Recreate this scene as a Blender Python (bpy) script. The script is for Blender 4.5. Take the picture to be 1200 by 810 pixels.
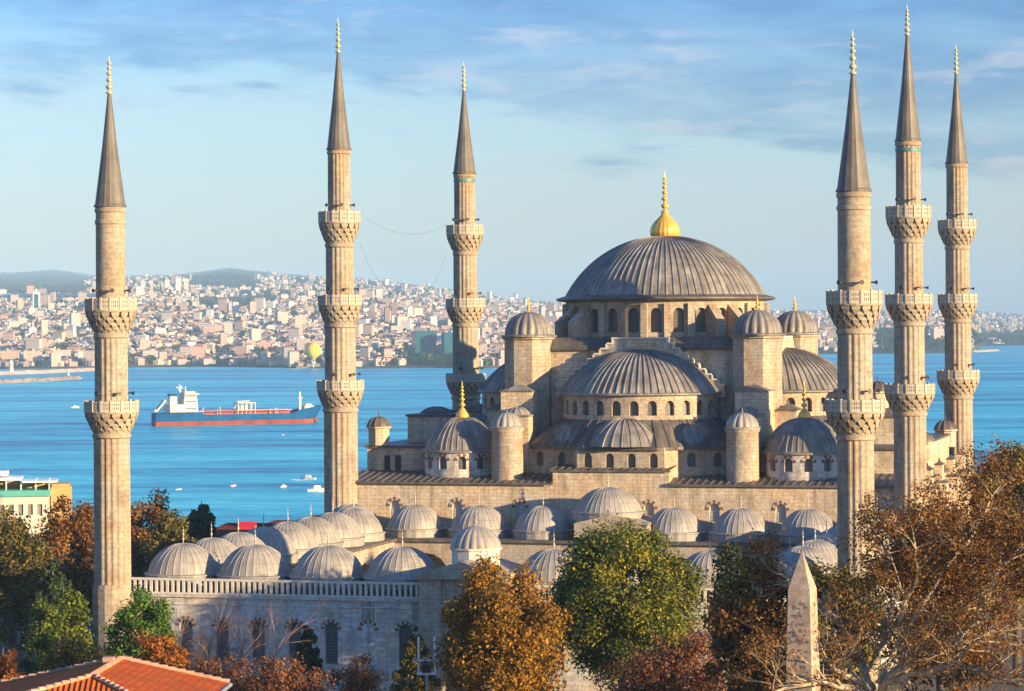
import bpy, math, random
import numpy as np
from mathutils import Vector, Matrix

random.seed(7)
rng = np.random.default_rng(11)
rad = math.radians
pi = math.pi
tau = 2 * math.pi

scene = bpy.context.scene
for o in list(bpy.data.objects):
    bpy.data.objects.remove(o)

# ------------------------------------------------------------------ camera
CAM_Z = 35.0
FOCAL = 3200.0                     # focal length in photo pixels (photo is 1200 wide)
HORIZON = 382.0                    # photo row of the horizon at the middle column
ROLL = rad(0.40)
CA, SA = math.cos(ROLL), math.sin(ROLL)

cam_data = bpy.data.cameras.new("camera")
cam = bpy.data.objects.new("camera", cam_data)
scene.collection.objects.link(cam)
cam.location = (0, 0, CAM_Z)
cam.rotation_euler = (Matrix.Rotation(rad(90), 3, 'X') @ Matrix.Rotation(-ROLL, 3, 'Z')).to_euler()
cam_data.sensor_width = 36.0
cam_data.lens = FOCAL / 1200 * 36.0
cam_data.shift_y = -(405 - HORIZON) / 1200
cam_data.clip_start = 1.0
cam_data.clip_end = 60000.0
scene.camera = cam


def at(px, py, Y):
    """World point that stands Y metres in front of the camera along the ray of photo pixel (px, py)."""
    u, v = px - 600.0, HORIZON - py
    return ((u * CA + v * SA) * Y / FOCAL, Y, CAM_Z + (-u * SA + v * CA) * Y / FOCAL)


# ------------------------------------------------------------------ light
SUN_EL = 10.0
SUN_DIR = Vector((0.812, -0.584, math.tan(rad(SUN_EL)))).normalized()    # towards the sun
sun_data = bpy.data.lights.new("sun", 'SUN')
sun_data.energy = 5.0
sun_data.angle = rad(0.5)
sun_data.color = (1.0, 0.745, 0.41)
sun = bpy.data.objects.new("sun", sun_data)
sun.rotation_euler = SUN_DIR.to_track_quat('Z', 'Y').to_euler()
sun.location = (200, -200, 200)
scene.collection.objects.link(sun)

world = bpy.data.worlds.new("World")
scene.world = world
world.use_nodes = True
wt = world.node_tree
wt.nodes.clear()


def wn(kind, **kw):
    n = wt.nodes.new(kind)
    for k, v in kw.items():
        setattr(n, k, v)
    return n


w_out = wn('ShaderNodeOutputWorld')
w_bg = wn('ShaderNodeBackground')
w_bg.inputs['Strength'].default_value = 0.105
sky = wn('ShaderNodeTexSky', sky_type='NISHITA')
sky.sun_disc = False
sky.sun_elevation = rad(SUN_EL)
sky.sun_rotation = math.atan2(SUN_DIR.x, SUN_DIR.y)
sky.altitude = 60
sky.air_density = 1.25
sky.dust_density = 0.4
sky.ozone_density = 2.5
geo = wn('ShaderNodeTexCoord')
sep = wn('ShaderNodeSeparateXYZ')
wt.links.new(geo.outputs['Generated'], sep.inputs[0])


def wmath(op, a, b=None, clamp=False):
    n = wn('ShaderNodeMath', operation=op, use_clamp=clamp)
    for i, s in enumerate((a, b)):
        if s is None:
            continue
        if isinstance(s, (int, float)):
            n.inputs[i].default_value = s
        else:
            wt.links.new(s, n.inputs[i])
    return n.outputs[0]


def wnoise(sx, sz, scale, detail, rough, off):
    cmb = wn('ShaderNodeCombineXYZ')
    wt.links.new(wmath('ADD', wmath('MULTIPLY', sep.outputs[0], sx), off), cmb.inputs[0])
    wt.links.new(wmath('MULTIPLY', sep.outputs[1], 0.3), cmb.inputs[1])
    wt.links.new(wmath('ADD', wmath('MULTIPLY', sep.outputs[2], sz), wmath('MULTIPLY', sep.outputs[0], 1.1)), cmb.inputs[2])
    n = wn('ShaderNodeTexNoise')
    n.inputs['Scale'].default_value = scale
    n.inputs['Detail'].default_value = detail
    n.inputs['Roughness'].default_value = rough
    n.inputs['Distortion'].default_value = 0.35
    wt.links.new(cmb.outputs[0], n.inputs['Vector'])
    return n.outputs['Fac']


def wramp(fac, stops):
    r = wn('ShaderNodeValToRGB')
    els = r.color_ramp.elements
    while len(els) < len(stops):
        els.new(0.5)
    for e, (p, c) in zip(els, stops):
        e.position = p
        e.color = (*c, 1) if len(c) == 3 else c
    wt.links.new(fac, r.inputs[0])
    return r.outputs['Color']


def wmix(fac, a, b, mode='MIX'):
    n = wn('ShaderNodeMix', data_type='RGBA', blend_type=mode)
    for sock, s in ((n.inputs[0], fac), (n.inputs[6], a), (n.inputs[7], b)):
        if isinstance(s, (int, float)):
            sock.default_value = s
        elif isinstance(s, tuple):
            sock.default_value = (*s, 1)
        else:
            wt.links.new(s, sock)
    return n.outputs[2]


# a broad blue-lavender cloud sheet over the upper sky with a ragged slanting lower edge, small bright puffs, paler clear sky below
big = wnoise(7.0, 34.0, 1.0, 6.0, 0.6, 3.3)
fine = wnoise(16.0, 85.0, 1.0, 7.0, 0.62, 7.7)
wisp = wnoise(26.0, 120.0, 1.0, 6.0, 0.55, 1.2)
elev = sep.outputs[2]
rag = wmath('ADD', wmath('MULTIPLY', wmath('SUBTRACT', big, 0.5), 0.085), wmath('MULTIPLY', wmath('SUBTRACT', fine, 0.5), 0.045))
edge = wmath('ADD', wmath('ADD', elev, wmath('MULTIPLY', sep.outputs[0], 0.12)), rag)
lift = wramp(wmath('MULTIPLY', wmath('SUBTRACT', edge, 0.066), 25.0, True), [(0.0, (0, 0, 0)), (0.16, (0.05, 0.05, 0.05)), (0.42, (0.85, 0.85, 0.85)), (1.0, (1, 1, 1))])
body = wramp(fine, [(0.34, (0.35, 0.35, 0.35)), (0.62, (1, 1, 1))])
sheet = wmath('MULTIPLY', body, lift)
bright = wmath('MULTIPLY', wramp(wmath('ADD', wmath('MULTIPLY', wisp, 0.75), wmath('MULTIPLY', big, 0.25)),
                                 [(0.0, (0, 0, 0)), (0.55, (0, 0, 0)), (0.66, (1, 1, 1)), (1.0, (1, 1, 1))]), lift)
low = wmath('MULTIPLY', wramp(big, [(0.45, (0, 0, 0)), (0.7, (1, 1, 1))]), 0.25)
# clear-air colour cast of this evening sky: cyan low, deeper blue higher; unseen sky above is brightened to lift shaded areas
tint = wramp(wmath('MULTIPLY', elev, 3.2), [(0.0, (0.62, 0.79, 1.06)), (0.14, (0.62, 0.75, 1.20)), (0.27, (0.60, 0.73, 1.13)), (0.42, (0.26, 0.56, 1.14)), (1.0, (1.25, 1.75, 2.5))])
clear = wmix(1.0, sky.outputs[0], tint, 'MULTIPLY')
cloud_c = wmix(1.0, sky.outputs[0], (0.15, 0.33, 0.80), 'MULTIPLY')
wisp_c = wmix(1.0, sky.outputs[0], (0.74, 0.67, 1.06), 'MULTIPLY')
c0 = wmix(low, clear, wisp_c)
c1 = wmix(wmath('MULTIPLY', sheet, 0.85), c0, cloud_c)
c2 = wmix(wmath('MULTIPLY', bright, 0.8), c1, wisp_c)
wt.links.new(c2, w_bg.inputs['Color'])
wt.links.new(w_bg.outputs[0], w_out.inputs['Surface'])

scene.view_settings.view_transform = 'Standard'
scene.view_settings.look = 'None'
scene.view_settings.exposure = 1.25
scene.view_settings.gamma = 1.0
scene.view_settings.use_curve_mapping = False
scene.render.engine = 'CYCLES'
scene.cycles.use_denoising = True
scene.cycles.max_bounces = 5
scene.cycles.diffuse_bounces = 3
scene.cycles.glossy_bounces = 2
scene.cycles.transmission_bounces = 3
scene.cycles.transparent_max_bounces = 6
scene.cycles.volume_bounces = 0
scene.cycles.sample_clamp_indirect = 4.0


# ------------------------------------------------------------------ materials
def new_mat(name):
    m = bpy.data.materials.new(name)
    m.use_nodes = True
    nt = m.node_tree
    return m, nt, nt.nodes['Principled BSDF']


def node(nt, kind, inputs=None, **kw):
    n = nt.nodes.new(kind)
    for k, v in kw.items():
        setattr(n, k, v)
    for k, v in (inputs or {}).items():
        if hasattr(v, 'is_output'):
            nt.links.new(v, n.inputs[k])
        else:
            n.inputs[k].default_value = v
    return n


def mixc(nt, fac, a, b, mode='MIX'):
    n = nt.nodes.new('ShaderNodeMix')
    n.data_type = 'RGBA'
    n.blend_type = mode
    for sock, s in ((n.inputs[0], fac), (n.inputs[6], a), (n.inputs[7], b)):
        if hasattr(s, 'is_output'):
            nt.links.new(s, sock)
        elif isinstance(s, (int, float)):
            sock.default_value = s
        else:
            sock.default_value = (*s[:3], 1)
    return n.outputs[2]


def ramp(nt, fac, stops, interp='LINEAR'):
    r = nt.nodes.new('ShaderNodeValToRGB')
    r.color_ramp.interpolation = interp
    els = r.color_ramp.elements
    while len(els) < len(stops):
        els.new(0.5)
    for e, (p, c) in zip(els, stops):
        e.position = p
        e.color = (*c[:3], 1)
    nt.links.new(fac, r.inputs[0])
    return r.outputs[0]


def noise_tex(nt, vec, scale, detail=4, rough=0.55, stretch=(1, 1, 1)):
    mp = node(nt, 'ShaderNodeMapping', {'Vector': vec, 'Scale': stretch})
    return node(nt, 'ShaderNodeTexNoise', {'Vector': mp.outputs[0], 'Scale': scale, 'Detail': detail, 'Roughness': rough}).outputs['Fac']


def plain(name, col, rough=0.6, metal=0.0, spec=0.4, var=0.12, scale=1.5):
    m, nt, b = new_mat(name)
    tc = node(nt, 'ShaderNodeTexCoord')
    n = noise_tex(nt, tc.outputs['Object'], scale)
    lo = tuple(c * (1 - var) for c in col)
    hi = tuple(min(1, c * (1 + var)) for c in col)
    nt.links.new(ramp(nt, n, [(0.3, lo), (0.7, hi)]), b.inputs['Base Color'])
    b.inputs['Roughness'].default_value = rough
    b.inputs['Metallic'].default_value = metal
    b.inputs['Specular IOR Level'].default_value = spec
    return m


def stone(name, c1, c2, mortar, bw=0.95, bh=0.42, stain=(0.20, 0.16, 0.12), stain_amt=0.55):
    m, nt, b = new_mat(name)
    tc = node(nt, 'ShaderNodeTexCoord')
    uv = tc.outputs['UV']
    br = node(nt, 'ShaderNodeTexBrick', {'Vector': uv, 'Color1': (*c1, 1), 'Color2': (*c2, 1), 'Mortar': (*mortar, 1), 'Scale': 1.0,
                                         'Mortar Size': 0.018, 'Mortar Smooth': 0.2, 'Bias': 0.0, 'Brick Width': bw, 'Row Height': bh})
    big_n = noise_tex(nt, tc.outputs['Object'], 0.22, 5, 0.6)
    fine_n = noise_tex(nt, tc.outputs['Object'], 3.0, 5, 0.65)
    streak = noise_tex(nt, uv, 1.0, 5, 0.6, (1.1, 0.09, 1))
    pink = mixc(nt, ramp(nt, big_n, [(0.42, (0, 0, 0)), (0.62, (1, 1, 1))]), br.outputs['Color'],
                mixc(nt, 1.0, br.outputs['Color'], (1.08, 0.93, 0.80), 'MULTIPLY'))
    worn = mixc(nt, ramp(nt, fine_n, [(0.38, (0.8, 0.8, 0.8)), (0.58, (0, 0, 0))]), pink, mixc(nt, 1.0, pink, (0.70, 0.66, 0.62), 'MULTIPLY'))
    grime = noise_tex(nt, tc.outputs['Object'], 0.55, 6, 0.7, (1, 1, 0.55))
    worn = mixc(nt, ramp(nt, grime, [(0.47, (0, 0, 0)), (0.66, (0.8, 0.8, 0.8))]), worn, mixc(nt, 1.0, worn, (0.62, 0.57, 0.53), 'MULTIPLY'))
    st = node(nt, 'ShaderNodeMath', {0: ramp(nt, streak, [(0.50, (0, 0, 0)), (0.72, (1, 1, 1))]), 1: stain_amt}, operation='MULTIPLY').outputs[0]
    nt.links.new(mixc(nt, st, worn, stain), b.inputs['Base Color'])
    b.inputs['Roughness'].default_value = 0.88
    b.inputs['Specular IOR Level'].default_value = 0.2
    bump = node(nt, 'ShaderNodeBump', {'Strength': 0.5, 'Distance': 0.05,
                                       'Height': node(nt, 'ShaderNodeMath', {0: br.outputs['Fac'], 1: fine_n}, operation='SUBTRACT').outputs[0]})
    bump.invert = True
    nt.links.new(bump.outputs[0], b.inputs['Normal'])
    return m


def lead(name, lo, mid, hi, rough=0.5, tile_h=1.6):
    m, nt, b = new_mat(name)
    tc = node(nt, 'ShaderNodeTexCoord')
    uv = tc.outputs['UV']
    streak = noise_tex(nt, uv, 1.0, 6, 0.65, (1.6, 0.16, 1))
    blot = noise_tex(nt, tc.outputs['Object'], 0.5, 5, 0.6)
    br = node(nt, 'ShaderNodeTexBrick', {'Vector': uv, 'Color1': (0.92, 0.92, 0.92, 1), 'Color2': (1.08, 1.08, 1.08, 1), 'Mortar': (0.62, 0.6, 0.6, 1),
                                         'Scale': 1.0, 'Mortar Size': 0.02, 'Brick Width': 1.1, 'Row Height': tile_h})
    f = node(nt, 'ShaderNodeMath', {0: streak, 1: blot}, operation='ADD').outputs[0]
    f = node(nt, 'ShaderNodeMath', {0: f, 1: 0.5}, operation='MULTIPLY').outputs[0]
    c = ramp(nt, f, [(0.34, lo), (0.5, mid), (0.66, hi)])
    nt.links.new(mixc(nt, 1.0, c, br.outputs['Color'], 'MULTIPLY'), b.inputs['Base Color'])
    b.inputs['Roughness'].default_value = rough
    b.inputs['Specular IOR Level'].default_value = 0.3
    b.inputs['Metallic'].default_value = 0.0
    return m


M = {}
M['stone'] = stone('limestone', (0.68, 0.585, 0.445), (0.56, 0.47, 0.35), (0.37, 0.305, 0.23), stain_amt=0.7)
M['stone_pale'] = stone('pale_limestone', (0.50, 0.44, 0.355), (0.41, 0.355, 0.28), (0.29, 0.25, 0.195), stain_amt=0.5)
M['stone_grey'] = stone('grey_limestone', (0.70, 0.68, 0.64), (0.54, 0.53, 0.51), (0.44, 0.43, 0.41), bw=1.1, bh=0.45, stain=(0.14, 0.14, 0.13))
M['stone_min'] = stone('minaret_stone', (0.43, 0.37, 0.29), (0.365, 0.315, 0.245), (0.30, 0.255, 0.20), bw=1.3, bh=0.5, stain=(0.22, 0.17, 0.13), stain_amt=0.5)
M['coping'] = plain('coping_stone', (0.58, 0.53, 0.45), 0.85, spec=0.2)
M['parapet'] = plain('parapet_stone', (0.46, 0.395, 0.31), 0.85, spec=0.2)
M['voussoir'] = plain('red_voussoir', (0.20, 0.10, 0.075), 0.85, spec=0.2)
M['lead'] = lead('weathered_lead', (0.10, 0.09, 0.08), (0.205, 0.185, 0.162), (0.37, 0.325, 0.275))
M['lead_dark'] = lead('dark_lead_roofing', (0.06, 0.052, 0.046), (0.115, 0.096, 0.08), (0.19, 0.155, 0.125))
M['lead_pale'] = lead('pale_lead', (0.185, 0.17, 0.15), (0.30, 0.272, 0.235), (0.42, 0.375, 0.32), tile_h=1.2)
M['spire_lead'] = lead('spire_lead', (0.085, 0.076, 0.066), (0.13, 0.115, 0.098), (0.19, 0.165, 0.14), tile_h=2.4)
M['gold'] = plain('gilded_metal', (0.80, 0.47, 0.09), 0.38, metal=0.4)
M['pale_gold'] = plain('pale_gilding', (0.62, 0.52, 0.28), 0.45, metal=0.5)
M['iron'] = plain('dark_iron', (0.03, 0.03, 0.032), 0.6)
M['horn'] = plain('dark_horn', (0.045, 0.045, 0.05), 0.5)
M['tile_band'] = plain('turquoise_tile', (0.09, 0.21, 0.19), 0.5, var=0.7, scale=6)
M['white'] = plain('white_paint', (0.78, 0.77, 0.74), 0.5)
M['cream'] = plain('cream_render', (0.62, 0.55, 0.44), 0.85, spec=0.2)
M['wood'] = plain('dark_timber', (0.05, 0.035, 0.025), 0.8)


def lattice(name, dark, bar, su, sv, share=0.62):
    m, nt, b = new_mat(name)
    tc = node(nt, 'ShaderNodeTexCoord')
    s = node(nt, 'ShaderNodeSeparateXYZ', {0: tc.outputs['UV']})
    fu = node(nt, 'ShaderNodeMath', {0: node(nt, 'ShaderNodeMath', {0: s.outputs[0], 1: su}, operation='MULTIPLY').outputs[0]}, operation='FRACT').outputs[0]
    fv = node(nt, 'ShaderNodeMath', {0: node(nt, 'ShaderNodeMath', {0: s.outputs[1], 1: sv}, operation='MULTIPLY').outputs[0]}, operation='FRACT').outputs[0]
    a = node(nt, 'ShaderNodeMath', {0: fu, 1: share}, operation='LESS_THAN').outputs[0]
    c = node(nt, 'ShaderNodeMath', {0: fv, 1: share}, operation='LESS_THAN').outputs[0]
    hole = node(nt, 'ShaderNodeMath', {0: a, 1: c}, operation='MULTIPLY').outputs[0]
    nt.links.new(mixc(nt, hole, bar, dark), b.inputs['Base Color'])
    b.inputs['Roughness'].default_value = 0.45
    return m


M['window'] = lattice('lattice_window', (0.035, 0.035, 0.04), (0.16, 0.14, 0.12), 5.0, 5.0)
M['grille'] = lattice('plaster_grille', (0.10, 0.10, 0.10), (0.52, 0.50, 0.46), 4.0, 4.0, 0.5)
M['iron_grille'] = lattice('iron_grille', (0.055, 0.06, 0.065), (0.13, 0.135, 0.14), 4.5, 3.5, 0.7)


# ------------------------------------------------------------------ mesh builder
class MB:
    def __init__(self):
        self.v, self.f, self.uv, self.m, self.s = [], [], [], [], []

    def add(self, verts, faces, uvs=None, mat=0, smooth=False):
        o = len(self.v)
        self.v.extend(verts)
        for i, f in enumerate(faces):
            self.f.append(tuple(o + k for k in f))
            self.m.append(mat)
            self.s.append(smooth)
            if uvs is not None:
                self.uv.append(uvs[i])
            else:
                p = [Vector(verts[k]) for k in f]
                n = (p[1] - p[0]).cross(p[2] - p[0])
                if n.length < 1e-12 and len(p) > 3:
                    n = (p[2] - p[0]).cross(p[3] - p[0])
                if n.length < 1e-12:
                    n = Vector((0, 0, 1))
                n.normalize()
                t = Vector((0, 0, 1)).cross(n)
                t = Vector((1, 0, 0)) if t.length < 0.05 else t.normalized()
                b = n.cross(t)
                self.uv.append([(q.dot(t), q.dot(b)) for q in p])

    def face(self, pts, uv=None, mat=0):
        self.add([tuple(p) for p in pts], [tuple(range(len(pts)))], None if uv is None else [uv], mat)

    def box(self, x0, x1, y0, y1, z0, z1, mat=0, top=None):
        v = [(x0, y0, z0), (x1, y0, z0), (x1, y1, z0), (x0, y1, z0), (x0, y0, z1), (x1, y0, z1), (x1, y1, z1), (x0, y1, z1)]
        self.add(v, [(0, 1, 5, 4), (1, 2, 6, 5), (2, 3, 7, 6), (3, 0, 4, 7), (3, 2, 1, 0)], None, mat)
        self.add(v, [(4, 5, 6, 7)], None, mat if top is None else top)

    def prism(self, poly, z0, z1, mat=0, top=None, scale_top=1.0):
        n = len(poly)
        cx = sum(p[0] for p in poly) / n
        cy = sum(p[1] for p in poly) / n
        v = [(x, y, z0) for x, y in poly] + [(cx + (x - cx) * scale_top, cy + (y - cy) * scale_top, z1) for x, y in poly]
        self.add(v, [(i, (i + 1) % n, n + (i + 1) % n, n + i) for i in range(n)], None, mat)
        self.add(v, [tuple(range(n, 2 * n))], None, mat if top is None else top)
        self.add(v, [tuple(range(n - 1, -1, -1))], None, mat)

    def hip(self, x0, x1, y0, y1, z0, z1, inset, mat=0):
        """A hipped or pyramidal roof."""
        xa, xb = x0 + inset, x1 - inset
        ya, yb = y0 + inset, y1 - inset
        if xa > xb:
            xa = xb = (x0 + x1) / 2
        if ya > yb:
            ya = yb = (y0 + y1) / 2
        v = [(x0, y0, z0), (x1, y0, z0), (x1, y1, z0), (x0, y1, z0), (xa, ya, z1), (xb, ya, z1), (xb, yb, z1), (xa, yb, z1)]
        self.add(v, [(0, 1, 5, 4), (1, 2, 6, 5), (2, 3, 7, 6), (3, 0, 4, 7), (4, 5, 6, 7), (3, 2, 1, 0)], None, mat)

    def lathe(self, prof, n, cx=0.0, cy=0.0, a0=0.0, a1=tau, mod=None, mat=0, smooth=True, cap=True):
        full = abs(a1 - a0 - tau) < 1e-6
        cols = n if full else n + 1
        rm = max(p[0] for p in prof)
        v, arc = [], [0.0]
        for k in range(1, len(prof)):
            arc.append(arc[-1] + math.hypot(prof[k][0] - prof[k - 1][0], prof[k][1] - prof[k - 1][1]))
        for r, z in prof:
            for i in range(cols):
                a = a0 + (a1 - a0) * i / n
                rr = r * (mod(i) if mod else 1.0)
                v.append((cx + rr * math.cos(a), cy + rr * math.sin(a), z))
        f, uvs = [], []
        for k in range(len(prof) - 1):
            for i in range(n):
                j = (i + 1) % cols
                f.append((k * cols + i, k * cols + j, (k + 1) * cols + j, (k + 1) * cols + i))
                ua, ub = (a0 + (a1 - a0) * i / n) * rm, (a0 + (a1 - a0) * (i + 1) / n) * rm
                uvs.append([(ua, arc[k]), (ub, arc[k]), (ub, arc[k + 1]), (ua, arc[k + 1])])
        self.add(v, f, uvs, mat, smooth)
        if cap and full:
            for k, rev in ((0, True), (len(prof) - 1, False)):
                if prof[k][0] > 0.01:
                    idx = [k * cols + i for i in range(cols)]
                    self.add([v[q] for q in idx], [tuple(range(cols - 1, -1, -1)) if rev else tuple(range(cols))], None, mat)

    def dome(self, cx, cy, z0, r, rise, ribs, rh=0.1, rw=0.16, a0=0.0, a1=tau, rings=14, mat=0, lobe=0.0):
        R = (r * r + rise * rise) / (2 * rise)
        zc = z0 + rise - R
        phi0 = math.asin(min(1.0, r / R))
        if rise > r:
            phi0 = pi - phi0
        full = abs(a1 - a0 - tau) < 1e-6
        step = (a1 - a0) / ribs
        f_ = min(0.5, rw / (step * r))
        cols = []
        for i in range(ribs):
            a = a0 + i * step
            if lobe:
                for t in (0, 0.17, 0.33, 0.5, 0.67, 0.83):
                    cols.append((a + t * step, 0.0, 1 + lobe * (math.sin(pi * t) ** 0.7 if t else 0.0)))
            else:
                cols += [(a, 0, 1), (a + step * (1 - f_), 0, 1), (a + step * (1 - 0.75 * f_), rh, 1), (a + step * (1 - 0.25 * f_), rh, 1)]
        if not full:
            cols.append((a1, 0, 1))
        n = len(cols)
        v, arcs = [], []
        for k in range(rings + 1):
            ph = phi0 * (1 - k / rings) + 0.012 * (k / rings)
            rr, zz = R * math.sin(ph), zc + R * math.cos(ph)
            h = min(1.0, rr / (0.3 * r))
            for a, hh, mu in cols:
                q = rr * (1 + (mu - 1) * h) + hh * h
                v.append((cx + q * math.cos(a), cy + q * math.sin(a), zz + hh * h * 0.6 * math.cos(ph)))
            arcs.append(R * (phi0 - ph))
        f, uvs = [], []
        last = n if full else n - 1
        for k in range(rings):
            for i in range(last):
                j = (i + 1) % n
                f.append((k * n + i, k * n + j, (k + 1) * n + j, (k + 1) * n + i))
                ua, ub = cols[i][0] * r, (cols[j][0] + (tau if j == 0 else 0)) * r
                uvs.append([(ua, arcs[k]), (ub, arcs[k]), (ub, arcs[k + 1]), (ua, arcs[k + 1])])
        self.add(v, f, uvs, mat, bool(lobe))
        if full:
            self.add([v[rings * n + i] for i in range(n)], [tuple(range(n))], None, mat)

    def tube(self, pts, radii, n=6, mat=0, cap=True, smooth=True):
        pts = [Vector(p) for p in pts]
        v, f, uvs = [], [], []
        L = 0.0
        prev = None
        for k, p in enumerate(pts):
            t = (pts[min(k + 1, len(pts) - 1)] - pts[max(k - 1, 0)])
            t = t.normalized() if t.length > 1e-9 else Vector((0, 0, 1))
            if prev is None:
                ref = Vector((0, 0, 1)) if abs(t.z) < 0.9 else Vector((1, 0, 0))
                a = t.cross(ref).normalized()
            else:
                a = (prev - t * prev.dot(t))
                a = a.normalized() if a.length > 1e-6 else t.orthogonal().normalized()
            prev = a
            b = t.cross(a)
            for i in range(n):
                q = tau * i / n
                v.append(tuple(p + (a * math.cos(q) + b * math.sin(q)) * radii[k]))
        for k in range(len(pts) - 1):
            d = (pts[k + 1] - pts[k]).length
            for i in range(n):
                j = (i + 1) % n
                f.append((k * n + i, k * n + j, (k + 1) * n + j, (k + 1) * n + i))
                uvs.append([(i * 0.1, L), (i * 0.1 + 0.1, L), (i * 0.1 + 0.1, L + d), (i * 0.1, L + d)])
            L += d
        self.add(v, f, uvs, mat, smooth)
        if cap:
            e = (len(pts) - 1) * n
            self.add([v[e + i] for i in range(n)], [tuple(range(n))], None, mat)
            self.add([v[i] for i in range(n)], [tuple(range(n - 1, -1, -1))], None, mat)

    def build(self, name, mats, parent=None, loc=None, rotz=0.0):
        me = bpy.data.meshes.new(name)
        me.from_pydata(self.v, [], self.f)
        lay = me.uv_layers.new(name='UVMap')
        flat = [c for face in self.uv for p in face for c in p]
        lay.data.foreach_set('uv', flat)
        me.polygons.foreach_set('material_index', self.m)
        me.polygons.foreach_set('use_smooth', self.s)
        for m in (mats if isinstance(mats, (list, tuple)) else [mats]):
            me.materials.append(m)
        me.update()
        o = bpy.data.objects.new(name, me)
        scene.collection.objects.link(o)
        o.parent = parent
        if loc is not None:
            o.location = loc
        o.rotation_euler.z = rotz
        return o


def tag(o, label=None, cat=None, group=None, kind=None):
    for k, v in (('label', label), ('category', cat), ('group', group), ('kind', kind)):
        if v:
            o[k] = v
    return o


def thing(name, label, cat, loc=(0, 0, 0), rotz=0.0, group=None):
    o = bpy.data.objects.new(name, None)
    o.empty_display_size = 0.5
    scene.collection.objects.link(o)
    o.location = loc
    o.rotation_euler.z = rotz
    return tag(o, label, cat, group)


def copy_tree(o, parent=None):
    c = o.copy()
    scene.collection.objects.link(c)
    c.parent = parent
    for ch in list(o.children):
        copy_tree(ch, c)
    return c


def arched_wall(mb, P, u0, u1, z0, z1, wins, reveal=0.45, du=3.0, breaks=(), pane=None, mat=0, seg=8):
    """Wall strip with arched openings. P(u, z, depth) maps the strip into space; wins = (centre, half width, sill, spring, rise)."""
    wins = sorted(wins)

    def quad(ua, ub, za0, za1, zb0, zb1):
        mb.add([P(ua, za0, 0), P(ub, zb0, 0), P(ub, zb1, 0), P(ua, za1, 0)], [(0, 1, 2, 3)], [[(ua, za0), (ub, zb0), (ub, zb1), (ua, za1)]], mat)

    def solid(ua, ub):
        if ub - ua < 1e-4:
            return
        cuts = [ua] + sorted(b for b in breaks if ua + 1e-4 < b < ub - 1e-4) + [ub]
        for a, b in zip(cuts, cuts[1:]):
            k = max(1, math.ceil((b - a) / du))
            for i in range(k):
                quad(a + (b - a) * i / k, a + (b - a) * (i + 1) / k, z0, z1, z0, z1)

    cur = u0
    for uc, hw, zs, zp, rise in wins:
        solid(cur, uc - hw)
        us = [uc - hw * math.cos(pi * k / seg) for k in range(seg + 1)]
        zt = [zp + rise * math.sqrt(max(0.0, 1 - ((q - uc) / hw) ** 2)) for q in us]
        face_set = []
        for k in range(seg):
            a, b = us[k], us[k + 1]
            quad(a, b, zt[k], z1, zt[k + 1], z1)
            if zs > z0 + 1e-4:
                quad(a, b, z0, zs, z0, zs)
            mb.add([P(a, zt[k], 0), P(b, zt[k + 1], 0), P(b, zt[k + 1], reveal), P(a, zt[k], reveal)], [(0, 1, 2, 3)], None, mat)
            mb.add([P(a, zs, 0), P(b, zs, 0), P(b, zs, reveal), P(a, zs, reveal)], [(0, 1, 2, 3)], None, mat)
            face_set.append(([P(a, zs, reveal), P(b, zs, reveal), P(b, zt[k + 1], reveal), P(a, zt[k], reveal)],
                             [(a - uc, zs), (b - uc, zs), (b - uc, zt[k + 1]), (a - uc, zt[k])]))
        for a in (us[0], us[-1]):
            mb.add([P(a, zs, 0), P(a, zp, 0), P(a, zp, reveal), P(a, zs, reveal)], [(0, 1, 2, 3)], [[(0, zs), (0, zp), (reveal, zp), (reveal, zs)]], mat)
        if pane:
            pane(face_set)
        cur = uc + hw
    solid(cur, u1)


def pane_maker(parent, mat, name='window'):
    def make(face_set):
        p = MB()
        for pts, uv in face_set:
            p.face(pts, uv)
        p.build(name, mat, parent)
    return make


def straight(p0, p1):
    a, b = Vector((p0[0], p0[1])), Vector((p1[0], p1[1]))
    t = (b - a).normalized()
    n = Vector((-t.y, t.x))            # into the wall when walked left to right seen from outside

    def P(u, z, d):
        q = a + t * u + n * d
        return (q.x, q.y, z)
    return P, (b - a).length


def curved(cx, cy, r, a0, direction=1):
    """Curved wall seen from outside; u runs along the arc from angle a0."""
    def P(u, z, d):
        a = a0 + direction * u / r
        return (cx + (r - d) * math.cos(a), cy + (r - d) * math.sin(a), z)
    return P


def polyline(pts):
    segs, L = [], [0.0]
    for p, q in zip(pts, pts[1:]):
        s, l = straight(p, q)
        segs.append(s)
        L.append(L[-1] + l)

    def P(u, z, d):
        k = 0
        while k < len(segs) - 1 and u > L[k + 1] + 1e-6:
            k += 1
        return segs[k](u - L[k], z, d)
    return P, L


def bulbs(z0, h, r, n=5, shrink=0.8):
    """Profile of a stacked-ball finial of height h."""
    prof = [(r * 1.0, z0), (r * 0.95, z0 + h * 0.03), (r * 0.3, z0 + h * 0.07)]
    z = z0 + h * 0.07
    left = h * 0.78
    tot = sum(shrink ** k for k in range(n))
    rr = r * 1.0
    for k in range(n):
        hh = left * shrink ** k / tot
        for t, q in ((0.15, 0.35), (0.35, 0.85), (0.5, 1.0), (0.65, 0.85), (0.85, 0.35)):
            prof.append((rr * q, z + hh * t))
        z += hh
        rr *= shrink
    prof += [(r * 0.14, z), (r * 0.10, z0 + h * 0.93), (0.012, z0 + h)]
    return prof
# ------------------------------------------------------------------ ground, sea
def ground_z(Y):
    return float(np.interp(Y, [-1e4, 425, 880, 1e5], [0, 0, -31.5, -31.5]))


SEA_Z = -30.0


def struct(name, mb, mats):
    return tag(mb.build(name, mats), kind='structure')


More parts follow.
